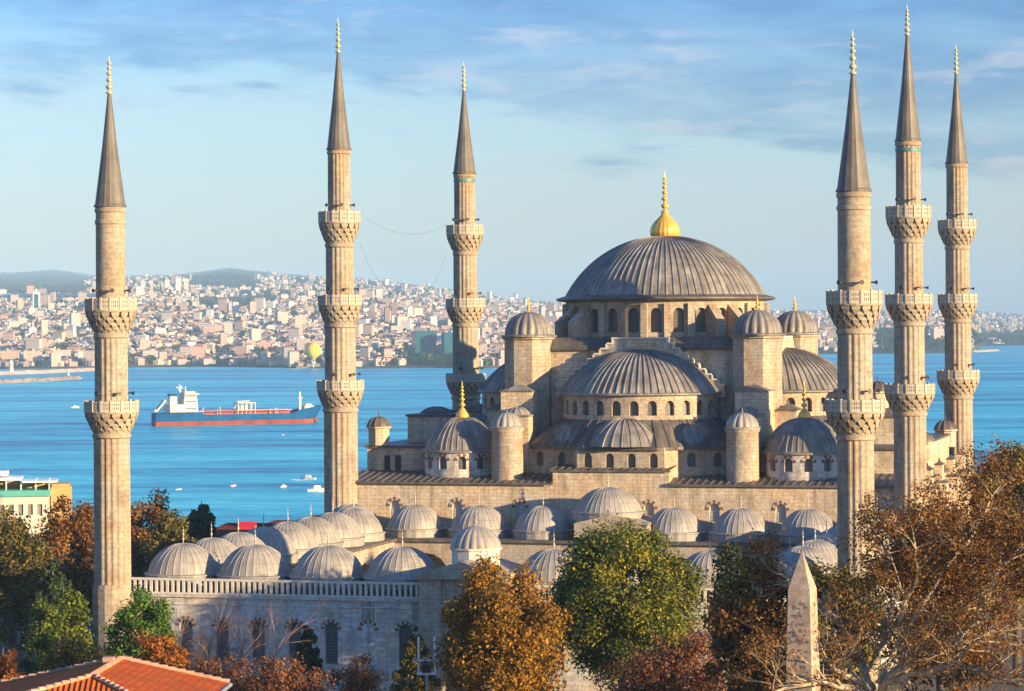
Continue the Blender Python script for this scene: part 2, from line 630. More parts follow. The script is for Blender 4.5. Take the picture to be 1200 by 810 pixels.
m, nt, b = new_mat('park_ground')
tc = node(nt, 'ShaderNodeTexCoord')
n1 = noise_tex(nt, tc.outputs['Object'], 0.08, 6, 0.65)
nt.links.new(ramp(nt, n1, [(0.35, (0.035, 0.045, 0.018)), (0.5, (0.07, 0.06, 0.035)), (0.65, (0.11, 0.085, 0.055))]), b.inputs['Base Color'])
b.inputs['Roughness'].default_value = 0.95
M['ground'] = m
g = MB()
ys = [-60, 60, 200, 300, 425, 500, 600, 700, 800, 880, 930]
xs = [-420, -200, 0, 200, 420]
gv = [(x, y, ground_z(y)) for y in ys for x in xs]
gf = [(j * 5 + i, j * 5 + i + 1, (j + 1) * 5 + i + 1, (j + 1) * 5 + i) for j in range(len(ys) - 1) for i in range(4)]
g.add(gv, gf, None, 0)
struct('ground', g, M['ground'])

m, nt, b = new_mat('sea_water')
tc = node(nt, 'ShaderNodeTexCoord')
pos = tc.outputs['Object']
cur = noise_tex(nt, pos, 1.0, 5, 0.6, (0.0011, 0.0095, 1))
cur2 = noise_tex(nt, pos, 1.0, 6, 0.7, (0.006, 0.03, 1))
cf = node(nt, 'ShaderNodeMath', {0: node(nt, 'ShaderNodeMath', {0: cur, 1: cur2}, operation='ADD').outputs[0], 1: 0.5}, operation='MULTIPLY').outputs[0]
rip = noise_tex(nt, pos, 1.0, 5, 0.75, (0.05, 0.11, 1))
cf = node(nt, 'ShaderNodeMath', {0: cf, 1: node(nt, 'ShaderNodeMath', {0: node(nt, 'ShaderNodeMath', {0: rip, 1: 0.5}, operation='SUBTRACT').outputs[0], 1: 0.38}, operation='MULTIPLY').outputs[0]}, operation='ADD').outputs[0]
nt.links.new(ramp(nt, cf, [(0.40, (0.0, 0.11, 0.27)), (0.46, (0.0, 0.33, 0.52)), (0.52, (0.0, 0.52, 0.66)), (0.61, (0.12, 0.76, 0.82))]), b.inputs['Base Color'])
b.inputs['Roughness'].default_value = 0.28
b.inputs['IOR'].default_value = 1.33
b.inputs['Specular IOR Level'].default_value = 0.10
w1 = noise_tex(nt, pos, 1.0, 6, 0.7, (0.09, 0.24, 1))
w2 = noise_tex(nt, pos, 1.0, 4, 0.6, (0.010, 0.05, 1))
wsum = node(nt, 'ShaderNodeMath', {0: w1, 1: node(nt, 'ShaderNodeMath', {0: w2, 1: 2.5}, operation='MULTIPLY').outputs[0]}, operation='ADD').outputs[0]
bp = node(nt, 'ShaderNodeBump', {'Strength': 0.8, 'Distance': 1.6, 'Height': wsum})
nt.links.new(bp.outputs[0], b.inputs['Normal'])
M['sea'] = m
s = MB()
s.add([(-9000, 480, SEA_Z), (9000, 480, SEA_Z), (9000, 28000, SEA_Z), (-9000, 28000, SEA_Z)], [(0, 1, 2, 3)])
struct('sea', s, M['sea'])

# ------------------------------------------------------------------ mosque
YAW = -rad(15.04)
ORG = (-20.8, 330.0)


def loc(w, d, z=0.0):
    c, s_ = math.cos(YAW), math.sin(YAW)
    return (ORG[0] + w * c - d * s_, ORG[1] + w * s_ + d * c, z)


mosque = thing('mosque', 'great stone mosque with cascading grey lead domes under one gilded central finial', 'mosque', loc(0, 0), YAW)
CW, CD = 34.3, 28.0                 # centre of the main dome
SQ = 14.3                           # half side of the central square

# lower walls: the tall outer block, front face with grilled windows above the portico
hall = MB()
HW = 68.7
wallP, wallL = straight((0, 0), (HW, 0))
wall_obj = MB()
front_wins = [(6.8 + 7.8 * k, 0.62, 12.0, 13.4, 0.75) for k in range(8) if k not in (3,)]
holder = MB()
arched_wall(hall, wallP, 0, HW, 0, 16.2, front_wins, 0.35, 12, (), pane_maker(mosque, M['grille'], 'grille_window'))
sideP, sideL = straight((HW, 0), (HW, 55.6))
arched_wall(hall, sideP, 0, sideL, 0, 16.2, [(4 + 6.8 * k, 0.8, 8.5, 10.8, 0.9) for k in range(8)] , 0.4, 12, (), pane_maker(mosque, M['window']))
hall.face([(0, 55.6, 0), (0, 0, 0), (0, 0, 16.2), (0, 55.6, 16.2)])
hall.face([(HW, 55.6, 0), (0, 55.6, 0), (0, 55.6, 16.2), (HW, 55.6, 16.2)])
# side pilasters with stepped caps on the right flank, and a raised middle of the front wall
for d in (0.9, 12.5, 24.5, 38.0, 51.5):
    hall.box(HW + 0.003, HW + 1.5, d - 1.1, d + 1.1, 0, 15.4)
    hall.box(HW + 0.003, HW + 1.0, d - 0.9, d + 0.9, 15.4, 17.6)
hall.box(26.4, 40.4, 0.02, 2.2, 16.2, 17.75)
# second tier
hall.box(1.0, HW - 1.0, 7.2, 50.5, 16.3, 20.1)
for x0, x1 in ((3.2, 8.8), (HW - 8.8, HW - 3.2)):
    hall.box(x0, x1, 17.0, 24.0, 20.2, 23.6)
    hall.box(x0, x1, 34.0, 41.0, 20.2, 23.6)
hall.build('outer_wall', M['stone'], mosque)

# red and white voussoirs round the grilled windows
def arch_ring(P, uc, hw, zp, rise, width, parent, n=9, out=0.04):
    """Ring of alternating dark and pale voussoirs round one arched window."""
    ar = MB()
    for k in range(n):
        a = pi * (k + 0.5) / n
        h = pi * 0.497 / n
        q = []
        for aa, e in ((a + h, 0.02), (a - h, 0.02), (a - h, width), (a + h, width)):
            q.append((uc + math.cos(aa) * (hw + e), zp + math.sin(aa) * (rise + e)))
        v = [P(u, z, -out - (0.02 if k % 2 == 0 else 0)) for u, z in q] + [P(u, z, 0.02) for u, z in q]
        ar.add(v, [(0, 1, 2, 3), (0, 4, 5, 1), (1, 5, 6, 2), (2, 6, 7, 3), (3, 7, 4, 0)], None, 0 if k % 2 == 0 else 1)
    ar.build('window_arch', [M['voussoir'], M['parapet']], parent)


for uc, hw, zs, zp, rise in front_wins:
    arch_ring(wallP, uc, hw, zp, rise, 0.42, mosque)

# lower lead roofs with rolled seams, eaves
rf = MB()


def seamed_slope(mb, x0, x1, d0, z0, d1, z1, step=0.95):
    mb.face([(x0, d0, z0), (x1, d0, z0), (x1, d1, z1), (x0, d1, z1)])
    mb.box(x0, x1, d0, d0 + 0.05, z0 - 0.22, z0 - 0.002)
    k = int((x1 - x0) / step)
    for i in range(k + 1):
        x = x0 + 0.06 + (x1 - x0 - 0.12) * i / k
        mb.add([(x - 0.06, d0, z0 + 0.004), (x + 0.06, d0, z0 + 0.004), (x + 0.06, d1, z1 + 0.004), (x - 0.06, d1, z1 + 0.004),
                (x - 0.06, d0, z0 + 0.10), (x + 0.06, d0, z0 + 0.10), (x + 0.06, d1, z1 + 0.10), (x - 0.06, d1, z1 + 0.10)],
               [(0, 1, 5, 4), (1, 2, 6, 5), (2, 3, 7, 6), (3, 0, 4, 7), (4, 5, 6, 7)])


seamed_slope(rf, 0.3, 26.35, -0.45, 16.35, 7.1, 17.35)
seamed_slope(rf, 40.45, HW - 0.1, -0.45, 16.35, 7.1, 17.35)
seamed_slope(rf, 26.2, 40.6, -0.3, 17.95, 4.2, 18.35)
rf.box(HW - 1.2, HW + 0.5, 7.2, 55.6, 16.21, 16.5)
rf.box(-0.4, 1.2, 7.2, 55.6, 16.21, 16.5)
rf.box(0.7, HW - 0.7, 6.9, 50.8, 20.12, 20.4)
for x0, x1 in ((3.0, 9.0), (HW - 9.0, HW - 3.0)):
    for d in (16.8, 33.8):
        rf.box(x0, x1, d, d + 7.4, 23.62, 23.9)
        rf.dome((x0 + x1) / 2, d + 3.7, 23.9, 2.2, 0.9, 14, 0.05, 0.12, rings=6)
for d in (0.9, 12.5, 24.5, 38.0, 51.5):
    rf.hip(HW - 0.1, HW + 1.7, d - 1.3, d + 1.3, 15.42, 15.75, 0.5)
    rf.hip(HW - 0.1, HW + 1.2, d - 1.1, d + 1.1, 17.62, 18.1, 0.8)
rf.build('lower_roof', M['lead_dark'], mosque)

# door slit and small openings on tier two
sl = MB()
for w in (3.6, 5.0, 62.0):
    sl.box(w - 0.35, w + 0.35, 7.12, 7.3, 17.4, 19.2)
sl.build('doorway', M['iron'], mosque)

# little domed kiosks above the side galleries
for w, d, z in ((2.3, 7.9, 20.4), (HW - 1.5, 24.5, 18.1), (HW - 1.5, 51.0, 18.6), (HW - 6.5, 20.5, 24.4)):
    kb = MB()
    kb.lathe([(1.35, z), (1.35, z + 2.0), (1.6, z + 2.1), (1.6, z + 2.3)], 8, w, d, smooth=False)
    k = kb.build('roof_kiosk', M['stone'], mosque)
    kd = MB()
    kd.dome(w, d, z + 2.3, 1.5, 1.25, 12, 0.05, 0.1, rings=7)
    kd.lathe(bulbs(z + 3.5, 0.8, 0.12, 2), 8, w, d)
    kd.build('kiosk_dome', M['lead_dark'], k)

# ------------ central block, semi-domes
core = MB()
core.box(CW - SQ, CW + SQ, CD - SQ, CD + SQ, 20.2, 32.2)
core.build('central_block', M['stone'], mosque)
crf = MB()
crf.hip(CW - SQ - 0.5, CW + SQ + 0.5, CD - SQ - 0.5, CD + SQ + 0.5, 32.21, 33.5, 1.6)
crf.box(CW - SQ - 0.5, CW + SQ + 0.5, CD - SQ - 0.5, CD + SQ + 0.5, 31.95, 32.2)
crf.build('square_roof', M['lead_dark'], mosque)


def stepped_gable(rot):
    """Wall with stepped extrados standing over each great arch; built facing -d, turned by rot about the dome axis."""
    st, cp = MB(), MB()
    d0 = -SQ - 1.3
    n = 9
    xs_ = [3.3 + 0.80 * k for k in range(n + 1)]
    zs_ = [33.3 - 0.63 * k for k in range(n + 1)]
    c, s_ = math.cos(rot), math.sin(rot)

    def T(x, d, z):
        return (CW + x * c - d * s_, CD + x * s_ + d * c, z)

    def tbox(mb, x0, x1, da, db, z0, z1):
        v = [T(x0, da, z0), T(x1, da, z0), T(x1, db, z0), T(x0, db, z0), T(x0, da, z1), T(x1, da, z1), T(x1, db, z1), T(x0, db, z1)]
        mb.add(v, [(0, 1, 5, 4), (1, 2, 6, 5), (2, 3, 7, 6), (3, 0, 4, 7), (4, 5, 6, 7), (3, 2, 1, 0)])
    tbox(st, -3.3, 3.3, d0, d0 + 1.27, 26.8, zs_[0])
    tbox(cp, -3.5, 3.5, d0 - 0.15, d0 + 1.28, zs_[0] + 0.003, zs_[0] + 0.2)
    for k in range(n):
        for sg in (-1, 1):
            a, b_ = sorted((sg * xs_[k], sg * xs_[k + 1]))
            tbox(st, a, b_, d0, d0 + 1.27, 26.2, zs_[k + 1])
            tbox(cp, a + 0.004, b_ - 0.004, d0 - 0.15, d0 + 1.28, zs_[k + 1] + 0.003, zs_[k + 1] + 0.2)
            e = sg * xs_[k]
            a, b_ = sorted((e, e + sg * 0.16))
            tbox(cp, a, b_, d0 - 0.15, d0 + 1.2, zs_[k + 1] + 0.205, zs_[k] + 0.001)
    o = st.build('stepped_gable', M['stone'], mosque)
    cp.build('stepped_coping', M['coping'], o)


for q in range(4):
    stepped_gable(q * pi / 2)


def semi_dome(ang, with_exedrae=True):
    """Half dome on the side of the central square that faces angle ang (local), with its windowed drum and apron roof."""
    cx, cy = CW + SQ * math.cos(ang), CD + SQ * math.sin(ang)
    dr, dm = MB(), MB()
    r = 9.7
    a0 = ang - pi / 2
    P = curved(cx, cy, r, a0)
    L = pi * r
    n = 14
    wins = [(L * (k + 0.5) / n, 0.56, 24.2, 25.35, 0.62) for k in range(n)]
    drum = MB()
    arched_wall(drum, P, 0, L, 23.2, 26.6, wins, 0.55, 0.8)
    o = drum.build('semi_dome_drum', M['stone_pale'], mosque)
    fake = MB()
    for uc, hw, zs, zp, rise in wins:
        pm = MB()
        arched_wall(MB(), P, uc - hw - 0.1, uc + hw + 0.1, 23.2, 26.6, [(uc, hw, zs, zp, rise)], 0.5, 0.8, (), pane_maker(o, M['window']))
    dm.dome(cx, cy, 26.85, 10.0, 5.25, 36, 0.13, 0.24, a0, a0 + pi, 16)
    dm.lathe([(r + 0.02, 26.6), (r + 0.55, 26.62), (r + 0.55, 26.8), (r + 0.2, 26.95)], 48, cx, cy, a0, a0 + pi, smooth=False)
    dm.build('semi_dome', M['lead'], mosque)
    # apron roof down to the exedra walls
    outline = [(12.6, 1.0), (12.4, 7.5), (6.4, 9.6), (5.3, 12.2), (-5.3, 12.2), (-6.4, 9.6), (-12.4, 7.5), (-12.6, 1.0)]
    c, s_ = math.cos(ang + pi / 2), math.sin(ang + pi / 2)

    def T(x, f):                     # x along the side, f outwards
        return (cx + x * c + f * s_, cy + x * s_ - f * c)
    pts = [T(-x, f) for x, f in outline]
    WP, WL = polyline(pts)
    xw = MB()
    wl = []
    for k in range(7):
        l = WL[k + 1] - WL[k]
        nw = max(1, int(l / 2.3)) if l > 2.9 else 0
        for i in range(nw):
            wl.append((WL[k] + l * (i + 0.5) / nw, 0.5, 18.15, 19.3, 0.55))
    arched_wall(xw, WP, 0, WL[-1], 16.9, 20.5, wl, 0.45, 3, WL[1:-1], pane_maker(mosque, M['window']) if abs(ang + pi / 2) < 0.1 else None)
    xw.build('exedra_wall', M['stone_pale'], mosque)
    ar = MB()
    ring = 28
    for k in range(ring):
        def pr(t):
            a = a0 + pi * t
            inner = (cx + 9.75 * math.cos(a), cy + 9.75 * math.sin(a), 23.7)
            u = WL[-1] * t
            q = WP(u, 20.55, -0.4)
            return inner, q
        (i0, o0), (i1, o1) = pr(k / ring), pr((k + 1) / ring)
        ar.face([o0, o1, i1, i0])
        ar.face([(o0[0], o0[1], 20.2), (o1[0], o1[1], 20.2), o1, o0])
        e = Vector(i0) - Vector(o0)
        ar.tube([Vector(o0) + Vector((0, 0, 0.03)), Vector(i0) + Vector((0, 0, 0.03))], [0.07, 0.06], 4, smooth=False)
    ar.build('apron_roof', M['lead_dark'], mosque)
    for da, rr, ris, dist in ((0, 5.0, 3.3, 9.0), (-0.92, 4.8, 3.2, 7.9), (0.92, 4.8, 3.2, 7.9)):
        a = ang + da
        ex = MB()
        ex.dome(cx + dist * math.cos(a), cy + dist * math.sin(a), 20.65, rr, ris, 26, 0.09, 0.18, rings=11)
        ex.build('exedra_dome', M['lead'], mosque)


for q in (-pi / 2, pi, 0, pi / 2):
    semi_dome(q)

# ------------ main drum and dome
dr = MB()
RD = 12.7
P = curved(CW, CD, RD, 0)
L = tau * RD
nwin = 28
dwins = [(L * (k + 0.5) / nwin, 0.72, 34.1, 36.3, 0.8) for k in range(nwin)]
arched_wall(dr, P, 0, L, 33.0, 38.0, dwins, 0.6, 0.7)
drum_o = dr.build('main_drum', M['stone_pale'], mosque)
for uc, hw, zs, zp, rise in dwins:
    arched_wall(MB(), P, uc - hw - 0.1, uc + hw + 0.1, 33, 38, [(uc, hw, zs, zp, rise)], 0.55, 1, (), pane_maker(drum_o, M['window']))
pil = MB()
for k in range(nwin):
    a = tau * k / nwin
    c, s_ = math.cos(a), math.sin(a)
    big_b = k % 7 in (3, 4)
    out = 2.6 if big_b else 0.45
    zt = 36.6 if big_b else 37.7
    hw = 0.42 if not big_b else 0.55
    pts2 = []
    for rr, t in ((RD - 0.1, -hw), (RD + out, -hw), (RD + out, hw), (RD - 0.1, hw)):
        pts2.append((CW + rr * c - t * s_, CD + rr * s_ + t * c))
    v = [(x, y, 32.9) for x, y in pts2] + [(x, y, z) for (x, y), z in zip(pts2, (37.6, zt - (1.2 if big_b else 0), zt - (1.2 if big_b else 0), 37.6))]
    pil.add(v, [(0, 1, 5, 4), (1, 2, 6, 5), (2, 3, 7, 6), (4, 5, 6, 7)])
    am = a + tau / nwin / 2
    pil.lathe([(1.0, 37.05), (1.14, 37.05)], 1, 0, 0) if False else None
pil.build('drum_buttresses', M['stone_pale'], mosque)
md = MB()
md.dome(CW, CD, 38.55, 12.75, 7.8, 84, 0.11, 0.2, rings=26)
mdo = md.build('main_dome', M['lead'], mosque)
ev = MB()
ev.lathe([(RD, 37.95), (RD + 0.9, 38.05), (RD + 1.25, 38.2), (RD + 1.25, 38.4), (RD + 0.0, 38.75)], 96, CW, CD, smooth=False)
ev.build('dome_eave', M['lead_dark'], mdo)
fn = MB()
fn.lathe([(1.55, 46.15), (1.8, 46.5), (1.85, 46.9), (1.7, 47.5), (1.35, 48.1), (0.85, 48.6), (0.5, 49.0), (0.36, 49.4)], 80, CW, CD,
         mod=lambda i: 1 + 0.05 * abs(math.sin(i * pi / 80 * 20)))
fn.lathe(bulbs(49.3, 5.3, 0.52, 6, 0.86), 20, CW, CD)
fn.build('finial', M['gold'], mosque)

# ------------ weight turrets at the corners of the square
for sx in (-1, 1):
    for sy in (-1, 1):
        w, d = CW + sx * SQ, CD + sy * SQ
        tb = MB()
        tb.lathe([(3.05, 20.3), (3.05, 33.2), (3.3, 33.35), (3.3, 33.6)], 8, w, d, rad(22.5), rad(382.5), smooth=False)
        t = tb.build('weight_turret', M['stone_pale'], mosque)
        td = MB()
        td.lathe([(3.5, 33.61), (3.5, 33.78), (2.9, 33.95)], 24, w, d, smooth=False)
        td.dome(w, d, 33.9, 2.75, 2.85, 18, rings=12, lobe=0.10)
        td.build('ribbed_dome', M['lead'], t)
        tf = MB()
        tf.lathe(bulbs(36.65, 1.9, 0.32, 4, 0.75), 12, w, d)
        tf.build('finial', M['gold'], t)
        # stepped buttresses below the turret
        bb, bc = MB(), MB()
        w1, d1 = w + sx * 0.2, d + sy * (2.4 + 0.9)
        bb.box(w1 - 2.0, w1 + 2.0, d1 - 2.0, d1 + 2.0, 20.3, 27.0)
        bc.hip(w1 - 2.2, w1 + 2.2, d1 - 2.2, d1 + 2.2, 27.01, 27.8, 2.0)
        w2, d2 = w - sx * 0.2, d + sy * 6.2
        bb.box(w2 - 1.7, w2 + 1.7, d2 - 1.55, d2 + 1.4, 17.0, 24.0)
        bc.box(w2 - 1.85, w2 + 1.85, d2 - 1.7, d2 + 1.5, 24.01, 24.2)
        bc.dome(w2, d2, 24.2, 1.6, 0.95, 12, 0.05, 0.12, rings=6)
        bo = bb.build('stepped_buttress', M['stone'], mosque)
        bc.build('buttress_cap', M['lead'], bo)
        # outer transverse buttress wall running sideways
        bw = MB()
        bw.box(*sorted((w + sx * 2.4, w + sx * 5.0)), d - 1.6, d + 1.6, 20.3, 24.6)
        o2 = bw.build('side_buttress', M['stone'], mosque)
        bl = MB()
        bl.hip(*sorted((w + sx * 2.3, w + sx * 5.3)), d - 1.8, d + 1.8, 24.61, 25.3, 1.2)
        bl.build('buttress_cap', M['lead_dark'], o2)

# ------------ corner domes, stair turrets
for sx in (-1, 1):
    for sy in (-1, 1):
        w, d = CW + sx * 21.0, CD + sy * 21.0
        P = curved(w, d, 4.6, 0)
        L = tau * 4.6
        n = 12
        wins = [(L * (k + 0.5) / n, 0.52, 17.75, 18.8, 0.5) for k in range(n)]
        cb = MB()
        arched_wall(cb, P, 0, L, 16.4, 19.7, wins, 0.4, 0.6)
        co = cb.build('corner_drum', M['stone_grey'], mosque)
        if sy < 0:
            for uc, hw, zs, zp, rise in wins:
                if math.sin(uc / 4.6) > 0.3:
                    continue
                arched_wall(MB(), P, uc - hw - .1, uc + hw + .1, 16.4, 19.7, [(uc, hw, zs, zp, rise)], 0.35, 1, (), pane_maker(co, M['window']))
                arch_ring(P, uc, hw, zp, rise, 0.4, co, 7)
        cd = MB()
        cd.lathe([(4.6, 19.7), (4.95, 19.75), (4.95, 19.92), (4.6, 20.1)], 40, w, d, smooth=False)
        cd.dome(w, d, 20.0, 4.6, 3.95, 40, 0.07, 0.15, rings=15)
        cdo = cd.build('corner_dome', M['lead'], mosque)
        cf_ = MB()
        cf_.lathe([(0.75, 23.8), (0.85, 24.0), (0.7, 24.4), (0.3, 24.9), (0.2, 25.0)], 16, w, d)
        cf_.lathe(bulbs(24.8, 3.5, 0.40, 5, 0.86), 14, w, d)
        cf_.build('finial', M['gold'], cdo)
    w, d = CW + sx * 14.3, 3.1
    tb = MB()
    tb.lathe([(1.92, 16.4), (1.88, 22.3), (2.05, 22.45), (2.05, 22.75)], 32, w, d)
    t = tb.build('stair_turret', M['stone_pale'], mosque)
    tc_ = MB()
    tc_.lathe([(2.15, 22.76), (2.15, 22.9), (1.9, 23.0)], 24, w, d, smooth=False)
    tc_.dome(w, d, 22.95, 1.75, 1.7, 14, rings=8, lobe=0.12)
    tc_.lathe(bulbs(24.5, 0.8, 0.12, 2), 8, w, d)
    tc_.build('turret_cap', M['lead_pale'], t)

# ------------------------------------------------------------------ courtyard
court = thing('courtyard', 'walled forecourt with rows of small pale lead domes and a pierced balustrade', 'courtyard', loc(0, 0), YAW)
D0 = -69.0                           # outer face of the front wall
WL0, WR0 = 1.6, 69.4
CX = 35.4
rowd, rowl, rowr = D0 + 4.3, 5.6, 65.2
bay = 7.45

ow = MB()
Pf, Lf = straight((WL0, D0), (WR0, D0))
fw = []
vs, vd = MB(), MB()
k = 0
u = 2.3
while u < Lf - 1:
    if abs(u + WL0 - CX) > 5.6:
        fw.append((u, 0.66, 3.2, 6.5, 0.62))
    u += 3.66
door = (CX - WL0, 1.7, 0.0, 4.6, 1.6)
arched_wall(ow, Pf, 0, CX - WL0 - 4.0, 0, 9.25, [x for x in fw if x[0] < CX - WL0 - 4.4] + [(24.0, 0.95, 0.0, 0.9, 0.25)], 0.4, 12, (), pane_maker(court, M['iron_grille']))
arched_wall(ow, Pf, CX - WL0 + 4.0, Lf, 0, 9.25, [x for x in fw if x[0] > CX - WL0 + 4.4], 0.4, 12, (), pane_maker(court, M['iron_grille']))
ow.face([(WL0, -2, 0), (WL0, D0, 0), (WL0, D0, 9.25), (WL0, -2, 9.25)])
ow.face([(WR0, D0, 0), (WR0, -2, 0), (WR0, -2, 9.25), (WR0, D0, 9.25)])
ow.build('outer_wall', M['stone_grey'], court)
cn = MB()
for a, b_ in ((WL0 - 0.2, CX - 4.05), (CX + 4.05, WR0 + 0.2)):
    cn.box(a, b_, D0 - 0.22, D0 + 0.7, 9.26, 9.55)
    cn.box(a, b_, D0 - 0.10, D0 + 0.02 - 0.13, 8.55, 8.72)
cn.box(WL0 - 0.2, WL0 + 0.5, D0 + 0.71, -2, 9.26, 9.55)
cn.box(WR0 - 0.5, WR0 + 0.2, D0 + 0.71, -2, 9.26, 9.55)
cn.build('cornice', M['stone_grey'], court)
for uc, hw, zs, zp, rise in fw:
    arch_ring(Pf, uc, hw, zp, rise, 0.36, court, 11, 0.03)

bl = MB()


def balustrade(a, b_, d):
    bl.box(a, b_, d - 0.16, d + 0.16, 10.82, 11.05)
    bl.box(a, b_, d - 0.15, d + 0.15, 9.56, 9.70)
    n = int((b_ - a) / 0.56)
    for i in range(n + 1):
        x = a + 0.14 + (b_ - a - 0.28) * i / n
        bl.box(x - 0.13, x + 0.13, d - 0.12, d + 0.12, 9.71, 10.81)


balustrade(WL0, CX - 4.05, D0 + 0.15)
balustrade(CX + 4.05, WR0, D0 + 0.15)
bl.build('balustrade', M['coping'], court)

# inner arcades: arches towards the court, side rows and the tall portico before the hall
ia = MB()
inner_l, inner_r = rowl + 3.75, rowr - 3.75
d_front, d_back = rowd + 3.75, -8.3
Pl, Ll = straight((inner_l, d_front), (inner_l, d_back))
nb = 7
w_ = [(Ll * (k + 0.5) / nb, Ll / nb * 0.38, 3.0, 6.0, 2.3) for k in range(nb)]
arched_wall(ia, lambda u, z, d: Pl(u, z, d), 0, Ll, 3.0, 9.9, w_, 0.7, 3)
Pr, Lr = straight((inner_r, d_back), (inner_r, d_front))
arched_wall(ia, Pr, 0, Lr, 3.0, 9.9, w_, 0.7, 3)
Pb, Lb = straight((inner_l, d_back), (inner_r, d_back))
nb2 = 7
wb = [(Lb * (k + 0.5) / nb2, Lb / nb2 * 0.37, 3.0, 6.2, 2.4) for k in range(nb2)]
arched_wall(ia, Pb, 0, Lb, 3.0, 9.9, wb, 0.7, 3)
Pn, Ln = straight((inner_r, d_front), (inner_l, d_front))
arched_wall(ia, Pn, 0, Ln, 3.0, 9.9, wb, 0.7, 3)
ia.box(CX - 4.3, CX + 4.3, d_back - 0.5, -0.4, 10.7, 12.3)
gp = [(CX - 4.3, 12.31), (CX + 4.3, 12.31), (CX, 13.3)]
ia.add([(x, d_back - 0.5, z) for x, z in gp] + [(x, -0.4, z) for x, z in gp], [(0, 1, 2), (3, 5, 4), (0, 2, 5, 3), (1, 4, 5, 2)])
ia.build('inner_arcade', M['stone_pale'], court)

# lead roofs of the galleries
gr = MB()
gr.box(WL0 + 0.2, WR0 - 0.2, D0 + 0.72, d_front + 0.45, 9.92, 10.25)
gr.box(WL0 + 0.2, inner_l + 0.45, d_front + 0.46, d_back - 0.46, 9.92, 10.25)
gr.box(inner_r - 0.45, WR0 - 0.2, d_front + 0.46, d_back - 0.46, 9.92, 10.25)
gr.box(WL0 + 0.2, WR0 - 0.2, d_back - 0.45, -0.05, 9.92, 10.25)
gr.build('gallery_roof', M['lead_dark'], court)
fl = MB()
fl.box(inner_l - 6, inner_r + 6, d_front - 6, -0.5, 2.7, 3.0)
fl.build('court_paving', M['stone_grey'], court)


def small_dome(w, d, zb, r, rise, mat, fin=1.7, base=0.75, ribs=30):
    bmb = MB()
    bmb.lathe([(r + 0.22, zb), (r + 0.22, zb + base), (r + 0.36, zb + base + 0.05), (r + 0.36, zb + base + 0.18), (r, zb + base + 0.26)], 20, w, d, smooth=False)
    bmb.dome(w, d, zb + base + 0.2, r, rise, ribs, 0.035, 0.11, rings=12)
    o = bmb.build('dome', M[mat], court)
    f = MB()
    f.lathe(bulbs(zb + base + 0.15 + rise, fin, 0.11, 3, 0.75), 8, w, d)
    f.build('finial', M['parapet'], o)
    return o


for k in range(9):
    w = rowl + bay * k
    if k != 4:
        small_dome(w, rowd, 10.26, 3.45, 2.85, 'lead_pale')
for k in range(1, 8):
    d = rowd + 7.52 * k
    small_dome(rowl, d, 10.26, 3.35, 2.8, 'lead_pale')
    small_dome(rowr, d, 10.26, 3.35, 2.8, 'lead_pale')
for k in range(-4, 5):
    w = 34.1 + 7.8 * k
    if k == 0:
        small_dome(w, -4.3, 12.4, 4.0, 2.75, 'lead_pale', 2.0, 0.85, 40)
    else:
        small_dome(w, -4.3, 10.26, 3.35, 2.75, 'lead_pale')

# entrance portal
po = MB()
hwP = 4.0
po.box(CX - hwP, CX - 1.9, D0 - 1.6, rowd + 3.4, 0, 11.6)
po.box(CX + 1.9, CX + hwP, D0 - 1.6, rowd + 3.4, 0, 11.6)
po.box(CX - 1.898, CX + 1.898, D0 - 1.2, rowd + 3.3, 6.4, 11.59)
po.box(CX - 1.898, CX + 1.898, D0 + 0.6, D0 + 1.2, 0, 6.39)
po.box(CX - hwP - 0.35, CX + hwP + 0.35, D0 - 1.95, rowd + 3.6, 11.61, 11.95)
gp = [(CX - hwP - 0.2, 11.96), (CX + hwP + 0.2, 11.96), (CX, 13.2)]
po.add([(x, D0 - 1.8, z) for x, z in gp] + [(x, rowd + 3.4, z) for x, z in gp], [(0, 1, 2), (3, 5, 4), (0, 2, 5, 3), (1, 4, 5, 2)])
pob = po.build('portal', M['stone_pale'], court)
pd = MB()
pd.lathe([(2.35, 11.9), (2.35, 13.9), (2.55, 14.0), (2.55, 14.15)], 12, CX, rowd - 0.6, smooth=False)
pd.build('portal_drum', M['coping'], pob)
pd = MB()
pd.dome(CX, rowd - 0.6, 14.15, 2.3, 2.0, 20, rings=10, lobe=0.07)
pd.lathe(bulbs(16.1, 1.6, 0.16, 3, 0.75), 8, CX, rowd - 0.6)
pd.build('portal_dome', M['lead_pale'], pob)


